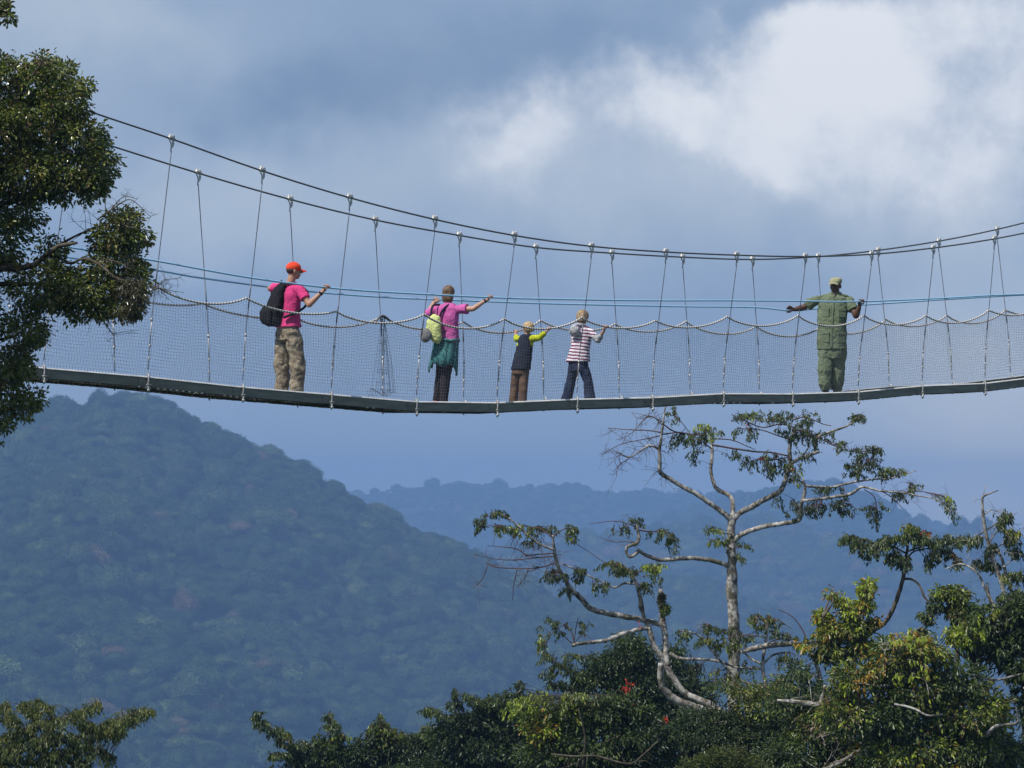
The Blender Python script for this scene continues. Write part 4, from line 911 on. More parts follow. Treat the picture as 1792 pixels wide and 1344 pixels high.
for e in (-1, 1):
    q0, n0 = onfront(1461.5, 522.5); q1, n1 = onfront(1461.5-e*10, 523.5); q2, n2_ = onfront(1461.5-e*3, 519)
    A_ = p.J(1461, 513.5, 0)+p.S*e*.088+p.F*.01; V = [A_+z3*.012, q2+n2_*.016-z3*.01, q1+n1*.014-z3*.012, A_-z3*.030+p.S*e*.03+p.F*.03]
    mb = MB(); V = [v for v in V]+[v-p.F*.012+z3*.002 for v in V]; mb.add(V, [(0,1,2,3), (7,6,5,4), (0,4,5,1), (1,5,6,2), (2,6,7,3), (3,7,4,0)])
    co = p.part(mb, 'collar', m_green, parent=sh, blob=False); bv = co.modifiers.new('b', 'BEVEL'); bv.width = .004; bv.segments = 2
    for f_ in co.data.polygons: f_.use_smooth = False
    mb = MB(); a = p.J(1460, 517, 0)+p.S*e*.11+z3*.012; b = p.J(1460, 522, 0)+p.S*e*.215+z3*.018; mb.tube([a, (a+b)/2+z3*.010, b], [.015, .020, .022], 8); p.part(mb, 'epaulette', m_green, parent=sh, blob=False)

T_ = np.cross(z3, onfront(1461.5, 518)[1]); q1, n1 = onfront(1461.5, 526); q0, n0 = onfront(1461.5, 514)
mb = MB(); V = [q0+n0*.016-T_*.045, q0+n0*.016+T_*.045, q1+n1*.006]; V += [v-p.F*.03 for v in V]
mb.add(V, [(0,2,1), (3,4,5), (0,1,4,3), (1,2,5,4), (2,0,3,5)]); p.part(mb, 'undershirt', simple('dark_undershirt', (.045,.035,.025), rough=.9), blob=False)
# ---------------------------------------------------------------- trees
def barkmat(name, c1, c2, c3, moss=None):
    m, nq, bq = new_mat(name)
    col = ramp(nq, noise(nq, 8, 8, .74), [(.36, c1), (.47, c2), (.58, c3)])
    if moss: col = mixrgb(nq, ramp(nq, noise(nq, 3.2, 5, .6), [(.54, 0.), (.64, .8)]), col, moss)
    nq.links.new(col, bq.inputs['Base Color']); bq.inputs['Roughness'].default_value = .9; bq.inputs['Specular IOR Level'].default_value = .15
    bump(nq, bq, noise(nq, 30, 6, .6), .8, .012); return m
m_pale = barkmat('pale_lichened_bark', (.05,.042,.034), (.20,.18,.155), (.50,.48,.44), (.09,.085,.04))
m_dbark = barkmat('dark_bark', (.03,.026,.02), (.07,.06,.045), (.13,.115,.09), (.05,.06,.02))
m_redtwig = simple('reddish_twigs', (.11,.06,.055), rough=.9, scale=12, col2=(.06,.04,.035))
m_leaf = leaf_mat('broad_leaves', .40, .26, .5); m_gloss = leaf_mat('glossy_leaves', .28, .20, .7); m_petal = leaf_mat('red_blossom_petals', .6, .3, .3)
G1, G2, G3 = (.040,.062,.020), (.072,.108,.030), (.115,.155,.040)
YG, OL, OR_, BR, RD, BL_ = (.30,.37,.04), (.17,.18,.035), (.34,.20,.03), (.15,.10,.045), (.50,.05,.03), (.045,.072,.040)
PAL = {'g': [G1, G2, G2, G3, BL_], 'd': [G1, G1, G2, BL_], 'y': [G2, G3, YG, OL], 'Y': [YG, YG, G3], 'o': [OL, OR_, YG, YG, G3], 'O': [OL, G2, G3, OR_, G2, YG, G1, OL], 'b': [OL, G3, G2, BR, G2, YG], 'r': [RD, (.55,.06,.03)], 'A': [(.13,.165,.035), (.18,.21,.05), (.09,.125,.03), (.22,.225,.06), (.15,.11,.05)], 'M': [(.07,.065,.03), (.05,.05,.022), (.09,.085,.035)], 'C': [(.07,.10,.028), (.10,.13,.03), (.05,.075,.02), (.17,.18,.04)], 'k': [(.08,.10,.03), (.13,.15,.035), (.05,.07,.02)]}
class Leaves:
    def __init__(s, seed): s.P = []; s.Dv = []; s.L = []; s.Wd = []; s.Cl = []; s.r = np.random.RandomState(seed)
    def add(s, P_, Dv, L_, Wd, Cl): s.P.append(P_); s.Dv.append(Dv); s.L.append(L_); s.Wd.append(Wd); s.Cl.append(Cl)
    def cols(s, key, n, hue=None):
        pal = np.array(PAL[key]); i = s.r.randint(0, len(pal), n) if hue is None else np.where(s.r.rand(n) < .7, hue % len(pal), s.r.randint(0, len(pal), n))
        return pal[i]*(.75+.5*s.r.rand(n))[:, None]
    def cluster(s, c, R, n, key, L0=.085, ratio=.36, droop=.55, out=None):
        r = s.r; d = r.randn(n, 3); d /= np.linalg.norm(d, axis=1)[:, None]
        P_ = c+d*R*(r.rand(n)**.5)[:, None]*np.array([1, 1, .8]); Dv = d*.8+r.randn(n, 3)*.35; Dv[:, 2] -= droop*1.2
        if out is not None: Dv += out*.5
        l = L0*(.6+.65*r.rand(n)); s.add(P_, Dv, l, l*ratio*(.8+.4*r.rand(n)), s.cols(key, n, r.randint(0, 9)))
    def obj(s, name, mat, parent, base):
        P_, Dv = np.concatenate(s.P), np.concatenate(s.Dv); l, w, c = np.concatenate(s.L), np.concatenate(s.Wd), np.concatenate(s.Cl); n = len(P_)
        Dv = Dv/np.linalg.norm(Dv, axis=1)[:, None]; rd = s.r.randn(n, 3); rd[:, 2] += .9; sd = np.cross(Dv, rd); sd /= np.linalg.norm(sd, axis=1)[:, None]+1e-9; nn = np.cross(sd, Dv)
        fold = (.14+.2*s.r.rand(n))[:, None]; l, w = l[:, None], w[:, None]
        a = P_; m1 = P_+Dv*l*.34; m2 = P_+Dv*l*.72; tip = P_+Dv*l-nn*l*(.05+.12*s.r.rand(n))[:, None]
        V = np.stack([a, m1+sd*w*.5+nn*w*fold, m2+sd*w*.36+nn*w*fold*.8, tip, m2-sd*w*.36+nn*w*fold*.8, m1-sd*w*.5+nn*w*fold], 1)-np.array(base)
        i = np.arange(n)[:, None]*6; Fq = np.concatenate([i+np.array([0, 1, 2, 3]), i+np.array([0, 3, 4, 5])], 1).reshape(-1, 4)
        me = np_mesh(name, V.reshape(-1, 3), Fq, np.repeat(c, 6, axis=0)); return link_mesh(name, me, mat, parent, False)
class Tree:
    def __init__(s, name, label, cat, px, D, seed, bark, group=None, ws=1.):
        s.ws = ws
        s.D = D; s.seed = seed; s.r = np.random.RandomState(seed); s.bark = bark
        q = U(px, 1344, D); s.base = [q[0], q[1], float(ground_z(np.array(q[0]), np.array(q[1])))-.1]; s.o = empty(name, s.base); tag(s.o, label, cat, group)
        s.wood = MB(); s.tw = MB(); s.lv = Leaves(seed+1); s.S = []; s.fl = Leaves(seed+2)
    def J(s, px, py, dep=0): return U(px, py, s.D+dep)
    def limb(s, pts, d0=0., d1=0., sub=5, seg=9, rough=.025, wood=True):
        """pts: (px, py, width px); depth runs from d0 to d1"""
        A = smoothline([list(s.J(p[0], p[1], d0+(d1-d0)*i/max(1, len(pts)-1)))+[p[2]*s.ws*PX(s.D)/2] for i, p in enumerate(pts)], sub)
        P_, R = A[:, :3], np.maximum(A[:, 3], .0025)
        R = R*(1+rough*s.r.randn(len(R))+.05*np.interp(np.arange(len(R)), np.arange(0, len(R)+7, 7), s.r.randn(len(np.arange(0, len(R)+7, 7)))))*(.9 if R.max() > .07 else 1); P_ = P_+s.r.randn(*P_.shape)*(R*.07)[:, None]
        (s.wood if wood else s.tw).tube(P_, R, seg if R.max() > .012 else 5); s.S += [p for p in P_]; return P_
    def to_ground(s, px, py, w, dep=0, wb=1.5):
        t = s.J(px, py, dep); b = np.array([s.base[0], s.base[1], s.base[2]-.3]); n = 14; P_ = [b+(t-b)*i/n+np.array([sin(i*1.3)*.12, cos(i*1.7)*.1, 0])*(1-abs(2*i/n-1)) for i in range(n+1)]
        r = w*s.ws*PX(s.D)/2; s.wood.tube(P_, [r*(wb+(1-wb)*(i/n)**.6) for i in range(n+1)], 12)
    def near(s, p, k=6):
        A = s.SA; d = np.linalg.norm(A-p, axis=1); j = np.argsort(d)[:k]; return A[j[s.r.randint(0, len(j))]]
    def spray(s, regs, L0=.10, dz=.5, leafn=15, key='g', twr=.0045):
        """twigs from the nearest limb into each patch, hung with leaves"""
        s.SA = np.array(s.S); r = s.r
        for g in regs:
            cx, cy, rx, ry, n = g[:5]; kk = g[5] if len(g) > 5 else key; c3 = s.J(cx, cy); cj = s.near(c3, 1); cd = cj[1]-s.D
            for _ in range(int(n*1.3)):
                a = r.rand()*6.28; q = sqrt(r.rand()); dep = cd+r.randn()*dz*.5; e = s.J(cx+rx*q*cos(a), cy+ry*q*sin(a)-ry*.25, dep)
                st = s.near(e+(c3-e)*.3, 5); L_ = np.linalg.norm(e-st)
                if L_ > 1.0: st = e+(st-e)*(.45+.4*r.rand()) if L_ > 2 else st
                mid = (st+e)/2+z3*(.10*min(L_, 1))+r.randn(3)*.04*min(1, L_); P_ = smoothline([st, mid, e, e-z3*(.04+.05*r.rand())+(e-st)/(L_+1e-6)*.05], 4)
                s.tw.tube(P_, np.linspace(twr, twr*.45, len(P_)), 4)
                m = max(4, int(leafn*(.6+.7*r.rand()))); t = .35+.65*r.rand(m); idx = t*(len(P_)-1); i0 = np.minimum(idx.astype(int), len(P_)-2); f = (idx-i0)[:, None]
                pp = P_[i0]*(1-f)+P_[i0+1]*f+r.randn(m, 3)*.022; dv = r.randn(m, 3)*.38+np.array([0, 0, -1.0])+(e-st)/(L_+1e-6)*.35
                l = L0*(.65+.6*r.rand(m)); s.lv.add(pp, dv, l, l*.34*(.8+.5*r.rand(m)), s.lv.cols(kk, m, r.randint(0, 9)))
                if len(s.S) < 6000: s.S += list(P_[4:8])
    def bare(s, n, region, spread=.35, length=.5, w=.0035):
        """leafless twigs round the limb samples inside a photo region"""
        r = s.r; A = np.array(s.S); x0, y0, x1, y1 = region
        p0, p1 = s.J(x0, y1), s.J(x1, y0); m = (A[:, 0] > p0[0]) & (A[:, 0] < p1[0]) & (A[:, 2] > p0[2]) & (A[:, 2] < p1[2]); A = A[m]
        if not len(A): return
        for _ in range(n):
            a = A[r.randint(0, len(A))]; d = r.randn(3)*np.array([1, .5, .8]); d /= np.linalg.norm(d); L_ = length*(.35+.9*r.rand()); e = a+d*L_
            P_ = smoothline([a, (a+e)/2+r.randn(3)*.05*L_*2, e-z3*.15*L_], 4); s.tw.tube(P_, np.linspace(w, w*.3, len(P_)), 4)
            for _ in range(2):
                b = P_[r.randint(2, len(P_)-1)]; d2 = d+r.randn(3)*.9; d2 /= np.linalg.norm(d2); s.tw.tube([b, b+d2*L_*.22, b+d2*L_*.38+r.randn(3)*.02], [w*.6, w*.4, w*.22], 3)
            s.S += [P_[-1]]
    def crown(s, regs, key='g', L0=.09, dens=1.0, R=.17, dz=1.0, dep=0., limbs=True, shell=.5, rzk=1.15, droop=.55, hub=None, ratio=.38):
        """dense foliage: leaf clusters through ellipsoids, fed by limbs from the trunk"""
        r = s.r; px = PX(s.D)
        for g in regs:
            cx, cy, rx, ry = g[:4]; kk = g[4] if len(g) > 4 else key; dd = g[5] if len(g) > 5 else 1.0; de = dep+(g[6] if len(g) > 6 else 0); c = s.J(cx, cy, de)
            ax, az_ = rx*px, ry*px; ay = min(ax, az_)*rzk+.15; ax = max(.02, ax-R*.5); az_ = max(.02, az_-R*.45)
            area = pi*(ax+R*.5)*(az_+R*.5); n = max(3, int(area/(R*R)*3.6*dens*dd))
            d = r.randn(n, 3); d /= np.linalg.norm(d, axis=1)[:, None]; q = (shell+(1-shell)*r.rand(n))
            C_ = c+d*q[:, None]*np.array([ax, ay, az_])
            for k in range(n): s.lv.cluster(C_[k], R*(.6+.7*r.rand()), int(19*(.6+.8*r.rand())), kk, L0, ratio, droop, d[k])
            if limbs:
                hb = hub if hub is not None else s.near_hub(c)
                for _ in range(2):
                    e = c+(C_[r.randint(0, n)]-c)*.7
                    if np.linalg.norm(e-hb) < 3: P_ = smoothline([hb, (hb+e)/2+r.randn(3)*.06, e], 5); s.wood.tube(P_, np.linspace(.026, .006, len(P_)), 6)
                for _ in range(max(2, n//10)):
                    e = C_[r.randint(0, n)]; b = c+r.randn(3)*np.array([ax, ay, az_])*.3; s.tw.tube(smoothline([b, (b+e)/2+r.randn(3)*.05, e], 4), np.linspace(.012, .004, 9), 4)
    def near_hub(s, c):
        A = np.array(s.S); A2 = A[A[:, 2] < c[2]+.1]
        A2 = A2 if len(A2) else A; d = np.linalg.norm(A2-c, axis=1); return A2[np.argmin(d)]
    def blossom(s, spots, L0=.06, n=22):
        for x, y, R in spots: s.fl.cluster(s.near_hub(s.J(x, y))*0+s.J(x, y, (s.near(s.J(x, y), 1)[1]-s.D)-.15), R*PX(s.D), n, 'r', L0, .45, .1)
    def finish(s, leafmat=None, twigmat=None, crown='crown'):
        b = s.base
        if s.wood.V: s.wood.obj('trunk', s.bark, s.o, True, b)
        if s.tw.V: s.tw.obj('twigs', twigmat or s.bark, s.o, True, b)
        if s.lv.P: s.lv.obj(crown, leafmat or m_leaf, s.o, b)
        if s.fl.P: s.fl.obj('blossom', m_petal, s.o, b)
        print(s.o.name, sum(len(x) for x in s.lv.P))
# ---- the tall pale tree
t = Tree('tall_tree', 'tall pale trunked tree with forking crooked limbs reaching up to the bridge', 'tree', 1284, 72, 21, m_pale, ws=.88)
t.to_ground(1285, 1290, 30, 0, 1.9); W_ = 1
t.limb([(1285,1320,31),(1284,1230,29),(1284,1160,27),(1285,1100,26),(1282,1055,25),(1281,1036,28),(1281,1005,23),(1280,965,19),(1280,930,17),(1281,903,17)], seg=12)
t.limb([(1281,912,14),(1273,904,12),(1254,889,11.5),(1235,876,11),(1214,862,10.5),(1193,851,10),(1172,838,9.5),(1158,829,10),(1154,822,10),(1155,808,8.5),(1154,789,7.5),(1157,767,6),(1160,745,5),(1164,712,3)], 0, -.6)
t.limb([(1282,905,12),(1282,885,10),(1281,873,9),(1273,865,8.5),(1257,857,8.5),(1249,845,8),(1244,822,7.5),(1246,800,7),(1246,778,5.5),(1245,758,3)], 0, .5)
t.limb([(1283,908,13),(1294,898,11),(1315,887,11),(1340,873,10.5),(1362,862,11),(1371,850,10),(1377,832,9),(1383,812,8.5),(1382,789,8),(1385,767,6),(1391,745,4)], 0, .3)
t.limb([(1383,812,8),(1396,804,7.5),(1412,798,7),(1434,790,6)], .25, .0); t.limb([(1426,793,6),(1428,775,6),(1434,763,5),(1455,755,4.5),(1476,748,4),(1494,739,3),(1508,732,2)], .1, -.4)
t.limb([(1284,948,12),(1294,938,10.5),(1312,929,10),(1340,921,9.5),(1372,916,9),(1397,911,9),(1401,900,8.5),(1403,880,8),(1409,857,6.5),(1405,838,4.5)], 0, -.7)
t.limb([(1403,877,6.5),(1425,874,6),(1452,871,6),(1487,865,6),(1500,857,5.5),(1512,852,5),(1540,859,4),(1578,862,3.5),(1608,868,3),(1641,875,2.2),(1666,899,1.5)], -.6, -1.4)
t.limb([(1408,850,5.5),(1430,852,5),(1459,852,5),(1492,844,4.5),(1527,839,4),(1560,837,3),(1603,824,1.6)], -.6, -.2)
t.limb([(1276,992,11),(1266,987,9),(1246,981,8.5),(1217,977,8.5),(1184,978,8.5),(1157,980,8),(1139,975,8),(1124,968,7.5),(1116,962,7)], 0, -.6)
t.limb([(1116,965,7),(1109,972,7),(1101,974,6.5),(1096,966,6.5),(1098,957,6.5),(1106,954,6),(1114,951,7),(1118,942,6.5),(1116,927,5),(1114,910,3)], -.6, -.7)
t.limb([(1154,787,5),(1146,782,4.5),(1135,780,4.5),(1126,785,4),(1117,792,3.5),(1102,800,3),(1090,797,2.5),(1083,792,2)], -.4, -.9); t.limb([(1102,801,2),(1088,811,1.6),(1080,822,1.2),(1079,832,.9)], -.8, -.9, wood=False)
for pts in ([(1160,757,3),(1130,753,2.5),(1100,752,2),(1064,749,1.2)], [(1158,762,2.5),(1120,770,2),(1085,778,1.6),(1052,797,1)], [(1159,738,2.5),(1135,729,2),(1115,748,1.6),(1100,762,1.2),(1078,770,1)], [(1160,745,2.5),(1140,728,1.8),(1118,733,1.2),(1105,722,.8)], [(1160,742,3),(1180,755,2.6),(1210,760,2.4),(1240,762,2)], [(1160,760,3),(1190,757,3),(1215,764,2.6),(1245,785,3)], [(1163,725,2),(1180,728,2),(1195,742,1.6),(1205,755,1.2)],
            [(1246,779,4),(1273,783,4),(1318,790,4),(1350,792,4),(1380,798,4)], [(1246,768,2.5),(1280,770,2.4),(1310,782,2),(1322,787,1.5)], [(1390,748,3),(1365,742,3),(1335,748,2.6),(1300,735,2),(1280,725,1.6)], [(1386,770,3),(1360,762,2.5),(1330,752,2.2),(1290,750,1.6)], [(1388,752,3.5),(1410,755,3),(1440,770,2.8),(1480,788,2.6),(1510,790,2.2),(1545,784,1.4)], [(1388,735,3),(1410,730,2.4),(1440,742,2),(1455,745,1.4)], [(1382,800,3),(1350,805,2.5),(1320,805,2),(1300,815,1.4)], [(1500,838,3),(1512,815,2.6),(1525,800,2)], [(1540,858,2.5),(1560,870,2),(1580,890,1.3)], [(1512,856,2.5),(1530,870,2),(1536,900,1.3)], [(1485,866,2.5),(1475,885,2),(1470,905,1.2)], [(1440,872,2),(1432,890,1.5)], [(1540,858,2.5),(1575,862,2.5),(1610,860,2),(1650,868,1.2)],
            [(1117,928,3),(1135,930,3),(1160,932,2.5),(1180,945,1.8)], [(1115,924,2.5),(1095,915,2),(1070,912,1.6),(1030,917,1)], [(1114,950,2.5),(1095,948,2),(1070,948,1.6),(1050,940,1)], [(1281,935,3),(1262,932,2.4),(1245,925,1.6)], [(1280,960,3),(1262,950,2.4),(1236,942,1.4)], [(1283,960,2.5),(1300,957,2),(1316,955,1.2)], [(1284,975,2.5),(1297,978,1.4)]):
    t.limb(pts, -.5 if pts[0][0] < 1200 else -.1, -.2, wood=False, seg=6)
RG = [(1178,728,13,16,6),(1212,768,34,9,16),(1243,762,28,14,18,'y'),(1212,800,11,13,7),(1187,775,16,9,8),(1228,748,16,6,6,'Y'),(1325,733,40,12,22),(1305,760,25,10,12),(1395,733,40,14,26),(1385,757,40,13,24,'d'),(1312,728,16,6,6,'Y'),(1335,812,42,16,26),(1356,826,14,14,10),(1287,800,10,10,6),(1392,820,20,12,10,'y'),(1420,795,22,12,10,'k'),(1502,734,17,7,14),(1465,782,14,12,7),(1512,790,32,8,18,'d'),(1515,808,26,12,18,'d'),(1490,826,17,12,12),(1532,828,38,12,20),(1565,824,28,6,10,'y'),(1392,842,14,8,8,'y'),(1388,895,13,18,12,'d'),(1428,893,26,13,20,'d'),(1475,888,26,16,20,'d'),(1530,895,24,14,14),(1537,912,9,10,6),(1600,856,14,12,9),(1572,868,22,7,8),(1655,885,14,12,9,'y'),(1668,905,7,12,5),(1362,880,9,8,4),(1452,860,28,9,12),(1250,928,18,7,8,'y'),(1258,948,20,9,12,'y'),(1310,956,8,3,3),(1296,978,9,5,4),(1284,962,10,20,8),(1115,914,15,8,8),(1088,928,18,5,7),(1160,938,26,9,16),(1178,955,12,14,10),(1405,770,30,10,12,'d'),(1445,765,18,10,8)]
t.spray(RG, L0=.07, dz=.7, leafn=17)
t.bare(110, (1050,700,1165,835), length=.42, w=.005); t.bare(18, (1560,830,1680,910), length=.4); t.bare(16, (1020,900,1110,960), length=.35); t.bare(50, (1160,715,1560,880), length=.3); t.bare(12, (1560,830,1610,870), length=.4)
t.blossom([(1310,747,5),(1333,803,4),(1385,822,4)], .05, 8)
t.finish(m_leaf, m_redtwig)
# ---- the leaning tree with twin curved trunks
t = Tree('leaning_tree', 'grey tree whose twin curved trunks lean left and carry one long drooping bare limb', 'tree', 1310, 68, 31, m_pale, ws=.9)
t.to_ground(1305, 1330, 26, 0, 1.6)
t.limb([(1307,1344,26),(1296,1290,25),(1277,1262,22),(1255,1250,20),(1232,1243,18),(1212,1236,17),(1190,1229,16),(1171,1216,16),(1159,1199,15),(1156,1180,14),(1157,1160,12)], 0, -.5, seg=12)
t.limb([(1300,1310,22),(1285,1268,20),(1262,1248,18),(1240,1232,17),(1215,1222,16),(1195,1209,15.5),(1181,1190,15),(1169,1171,15),(1158,1151,14),(1145,1131,12.5),(1139,1112,11),(1135,1098,10)], .1, .1, seg=12)
t.limb([(1168,1165,12),(1166,1150,12),(1165,1128,12),(1163,1104,12),(1160,1092,13),(1158,1070,10),(1157,1050,9),(1156,1031,7)], .1, .3)
t.limb([(1160,1092,11),(1142,1089,10),(1117,1083,10),(1089,1078,11),(1056,1072,11),(1032,1064,12),(1021,1052,11),(1010,1041,10.5),(1000,1033,10),(988,1013,8.5),(978,995,8),(972,974,7),(969,956,6),(968,936,3.5)], .3, -.8)
t.limb([(970,962,5),(946,953,5),(929,941,4.5),(907,921,4.5),(890,906,3)], -.7, -.9)
t.limb([(1137,1099,8),(1129,1088,7.5),(1125,1072,8),(1122,1062,11),(1121,1048,7.5),(1116,1032,6.5),(1112,1018,5),(1106,1004,3.5)], .1, -.2)
t.limb([(1112,1022,4.5),(1093,1021,4.5),(1075,1028,4),(1055,1019,3.2),(1022,1004,3),(997,992,3),(983,986,3)], -.2, -.5)
t.limb([(1134,1099,9),(1118,1102,8.5),(1101,1106,8.5),(1078,1114,9),(1059,1121,8),(1034,1124,8),(1012,1127,7),(1003,1129,8)], .1, -.7)
for pts in ([(970,968,3),(941,970,2.6),(921,971,2.4),(901,960,2),(853,955,1.2)], [(970,973,3),(939,976,2.6),(886,980,2),(828,971,1.1)], [(973,984,3),(950,992,2.8),(921,995,2.6),(871,993,2.2),(850,986,1.4)], [(853,990,1.6),(846,1010,1.4),(829,1030,1)], [(905,995,2),(899,1025,1.6),(897,1050,1)], [(925,994,2),(918,1012,1.5),(905,1028,1)], [(968,940,2.6),(945,925,2),(925,922,1.4)], [(968,937,2.6),(990,925,2),(1010,927,1.4)], [(890,906,2.4),(872,900,2),(850,905,1.2)], [(908,925,2),(885,925,1.8),(860,920,1.2),(835,922,1)], [(1106,1004,2.6),(1085,990,2),(1060,985,1.6),(1030,965,1.3),(1005,950,1)], [(1106,1004,2.4),(1130,998,2),(1150,1000,1.4)], [(1112,1018,2.4),(1128,1030,2),(1135,1042,1.2)], [(1005,1128,3),(1000,1105,2.2),(985,1095,1.8),(965,1110,1.5),(952,1135,1.2)], [(1004,1126,2.2),(1008,1098,1.8),(1012,1082,1.3)], [(1003,1128,2),(980,1105,1.6),(975,1092,1.2)], [(1003,1128,2.2),(1020,1110,1.6),(1035,1118,1.2)]):
    t.limb(pts, -.8 if pts[0][0] < 1000 else -.4, -.5, wood=False, seg=6)
t.spray([(840,920,11,11,10),(868,900,22,6,10),(882,928,20,8,10,'y'),(912,930,14,9,9,'y'),(928,948,14,7,6),(950,928,30,6,12),(1000,925,14,8,9),(998,942,11,7,6,'y'),(965,1008,16,10,9),(985,1015,12,10,8),(988,1035,11,7,6),(1010,1006,16,14,10),(1050,1025,14,10,9),(1075,992,26,9,16,'y'),(1100,1000,22,9,14),(1128,1030,12,12,10),(1145,992,22,8,14,'Y'),(1150,1010,12,10,5),(975,1100,30,16,10),(948,1125,8,14,9,'y'),(1025,1105,14,14,5)], L0=.075, dz=.5, leafn=17)
t.bare(120, (828,930,975,1030), length=.36, w=.0045); t.bare(16, (1000,940,1110,1030), length=.3); t.bare(14, (960,1085,1040,1130), length=.3); t.bare(16, (1120,1080,1190,1140), length=.25)
t.crown([(1158,1050,4,16,'M',1.5),(1164,1066,9,10,'y',1.2)], R=.06, L0=.05, limbs=False)
t.blossom([(1121,1094,5)], .05, 10)
t.finish(m_leaf, m_redtwig)
# ---- dark leafy trees behind it and along the bottom
def leafy(name, label, px, D, seed, regs, tips=(), key='g', bark=None, L0=.09, R=.16, dens=1., flowers=(), top=1290, mat=None, w=16, droop=.55, sprays=(), bares=(), group=None, cat='tree', tw=None, front=()):
    t = Tree(name, label, cat, px, D, seed, bark or m_dbark, group)
    t.to_ground(px, top+60, w, 0, 1.5); t.limb([(px, top+90, w), (px+6, top+30, w*.9), (px, top, w*.7)])
    for q in tips:
        t.limb(q, -.1, -.3, seg=6)
    t.crown(regs, key, L0, dens, R, droop=droop)
    for q in front: t.limb(q, -1.5, -1.7, seg=7)
    if sprays: t.spray(sprays, L0=L0, leafn=14)
    for n, rg in bares: t.bare(n, rg, length=.5, w=.008)
    if flowers: t.SA = np.array(t.S); t.blossom(flowers, .07, 16)
    t.finish(mat or m_leaf, tw); return t
leafy('broadleaf_tree', 'dense dark green tree directly behind the twin curved trunks', 1110, 76, 41, [(1105,1150,50,36,'d',1.5),(1060,1165,45,28,'d',1.3),(1120,1195,65,40,'d',1.5),(1040,1195,50,26,'g'),(1180,1150,30,30,'d'),(1100,1120,30,14,'g'),(1190,1190,45,35,'d'),(1215,1225,50,30,'d'),(1150,1240,90,30,'d',1.4)],
      tips=[[(1105,1235,9),(1060,1200,7),(1010,1180,4),(965,1160,2)], [(1105,1240,7),(1070,1170,5),(1030,1150,3),(1000,1148,1.5)], [(1100,1240,7),(1040,1215,5),(985,1205,3),(960,1200,1.5)]],
      sprays=[(955,1152,16,10,12,'g'),(985,1170,24,9,18,'g'),(1010,1182,22,8,14,'g'),(1012,1150,26,7,14,'g'),(960,1180,14,6,8),(975,1198,20,6,10,'g'),(1000,1205,20,8,10,'d')], key='d', top=1230)
leafy('flowering_tree', 'yellow green leafed tree with red blossoms in front of the twin curved trunks', 1060, 62, 42, [(1060,1250,60,34,'g'),(1000,1250,50,34,'y'),(1110,1240,40,25,'g'),(1040,1300,110,50,'g',1.2),(950,1275,45,40,'o',.8),(1130,1290,60,50,'d',1.2),(960,1320,70,40,'g'),(1060,1350,160,40,'d',1.3),(1080,1225,24,16,'g')],
      tips=[[(1060,1300,6),(1030,1250,4),(1005,1222,2)]], sprays=[(920,1232,26,10,18,'Y'),(905,1245,20,8,10,'Y'),(1005,1220,26,8,14,'y'),(1060,1222,24,10,14,'g'),(945,1250,26,12,12,'O'),(985,1235,22,10,12,'Y')], key='g', top=1270, front=[[(965,1320,3),(1005,1324,4),(1042,1323,4),(1075,1332,4),(1106,1336,4),(1128,1319,4),(1151,1298,3)],[(1020,1344,5),(1024,1290,4),(1012,1240,3)]], flowers=[(1098,1198,9),(1092,1212,8),(1068,1228,4),(1102,1235,7),(1155,1272,6),(1162,1262,4)], bares=[(14, (990,1250,1130,1344))])
leafy('bushy_tree', 'dark bushy tree with small leaves around the foot of the tall pale trunk', 1240, 63, 43, [(1250,1290,80,46,'d',1.2),(1330,1240,55,36,'b',.8),(1200,1300,70,50,'d',1.2),(1310,1290,80,50,'d',1.1),(1260,1255,40,22,'d'),(1210,1262,40,24,'d'),(1380,1260,50,36,'g'),(1290,1350,150,40,'d',1.3),(1300,1205,34,20,'b',.6),(1360,1200,40,22,'b',.5),(1255,1200,25,14,'g',.5)],
      key='d', top=1280, L0=.075, R=.14, bares=[(10, (1200,1200,1380,1344))])
leafy('low_bush', 'olive yellow bush at the bottom edge below the tall pale trunk', 1265, 58, 44, [(1270,1330,45,24,'k'),(1230,1345,50,26,'k'),(1300,1345,50,26,'k'),(1250,1318,18,10,'k'),(1290,1312,16,10,'k')], key='k', top=1345, L0=.05, R=.09, w=6, cat='bush', droop=.1)
# small open tree between
t = Tree('open_tree', 'thin open tree with a broken pale limb right of the tall pale trunk', 'tree', 1350, 66, 45, m_pale); t.to_ground(1350, 1300, 11, 0, 1.5)
t.limb([(1350,1330,11),(1352,1260,10),(1345,1215,8),(1337,1185,7),(1335,1160,6),(1339,1130,5),(1342,1105,4),(1340,1085,3)])
t.limb([(1343,1205,6),(1325,1199,5),(1305,1195,5),(1283,1180,4.5),(1262,1158,4.5),(1243,1135,4),(1228,1116,3.5),(1210,1107,2.5),(1190,1104,1.8)], 0, -.4)
t.limb([(1334,1170,5),(1300,1169,4.5),(1285,1167,4.5),(1257,1157,5),(1229,1154,5),(1190,1152,6),(1172,1142,6)], 0, .3)
t.limb([(1336,1162,4),(1350,1148,4),(1365,1143,3.5),(1382,1141,2.5)]); t.limb([(1334,1162,4),(1318,1155,3.5),(1300,1140,3)], 0, .2)
t.limb([(1425,1150,6),(1412,1131,8),(1385,1127,10),(1350,1129,11),(1320,1135,10),(1297,1141,7)], 0, -.2)
t.limb([(1435,1245,9),(1437,1200,8),(1430,1165,7),(1425,1150,6)], .3, 0); t.limb([(1352,1262,7),(1395,1262,8),(1435,1245,9)], 0, .3)
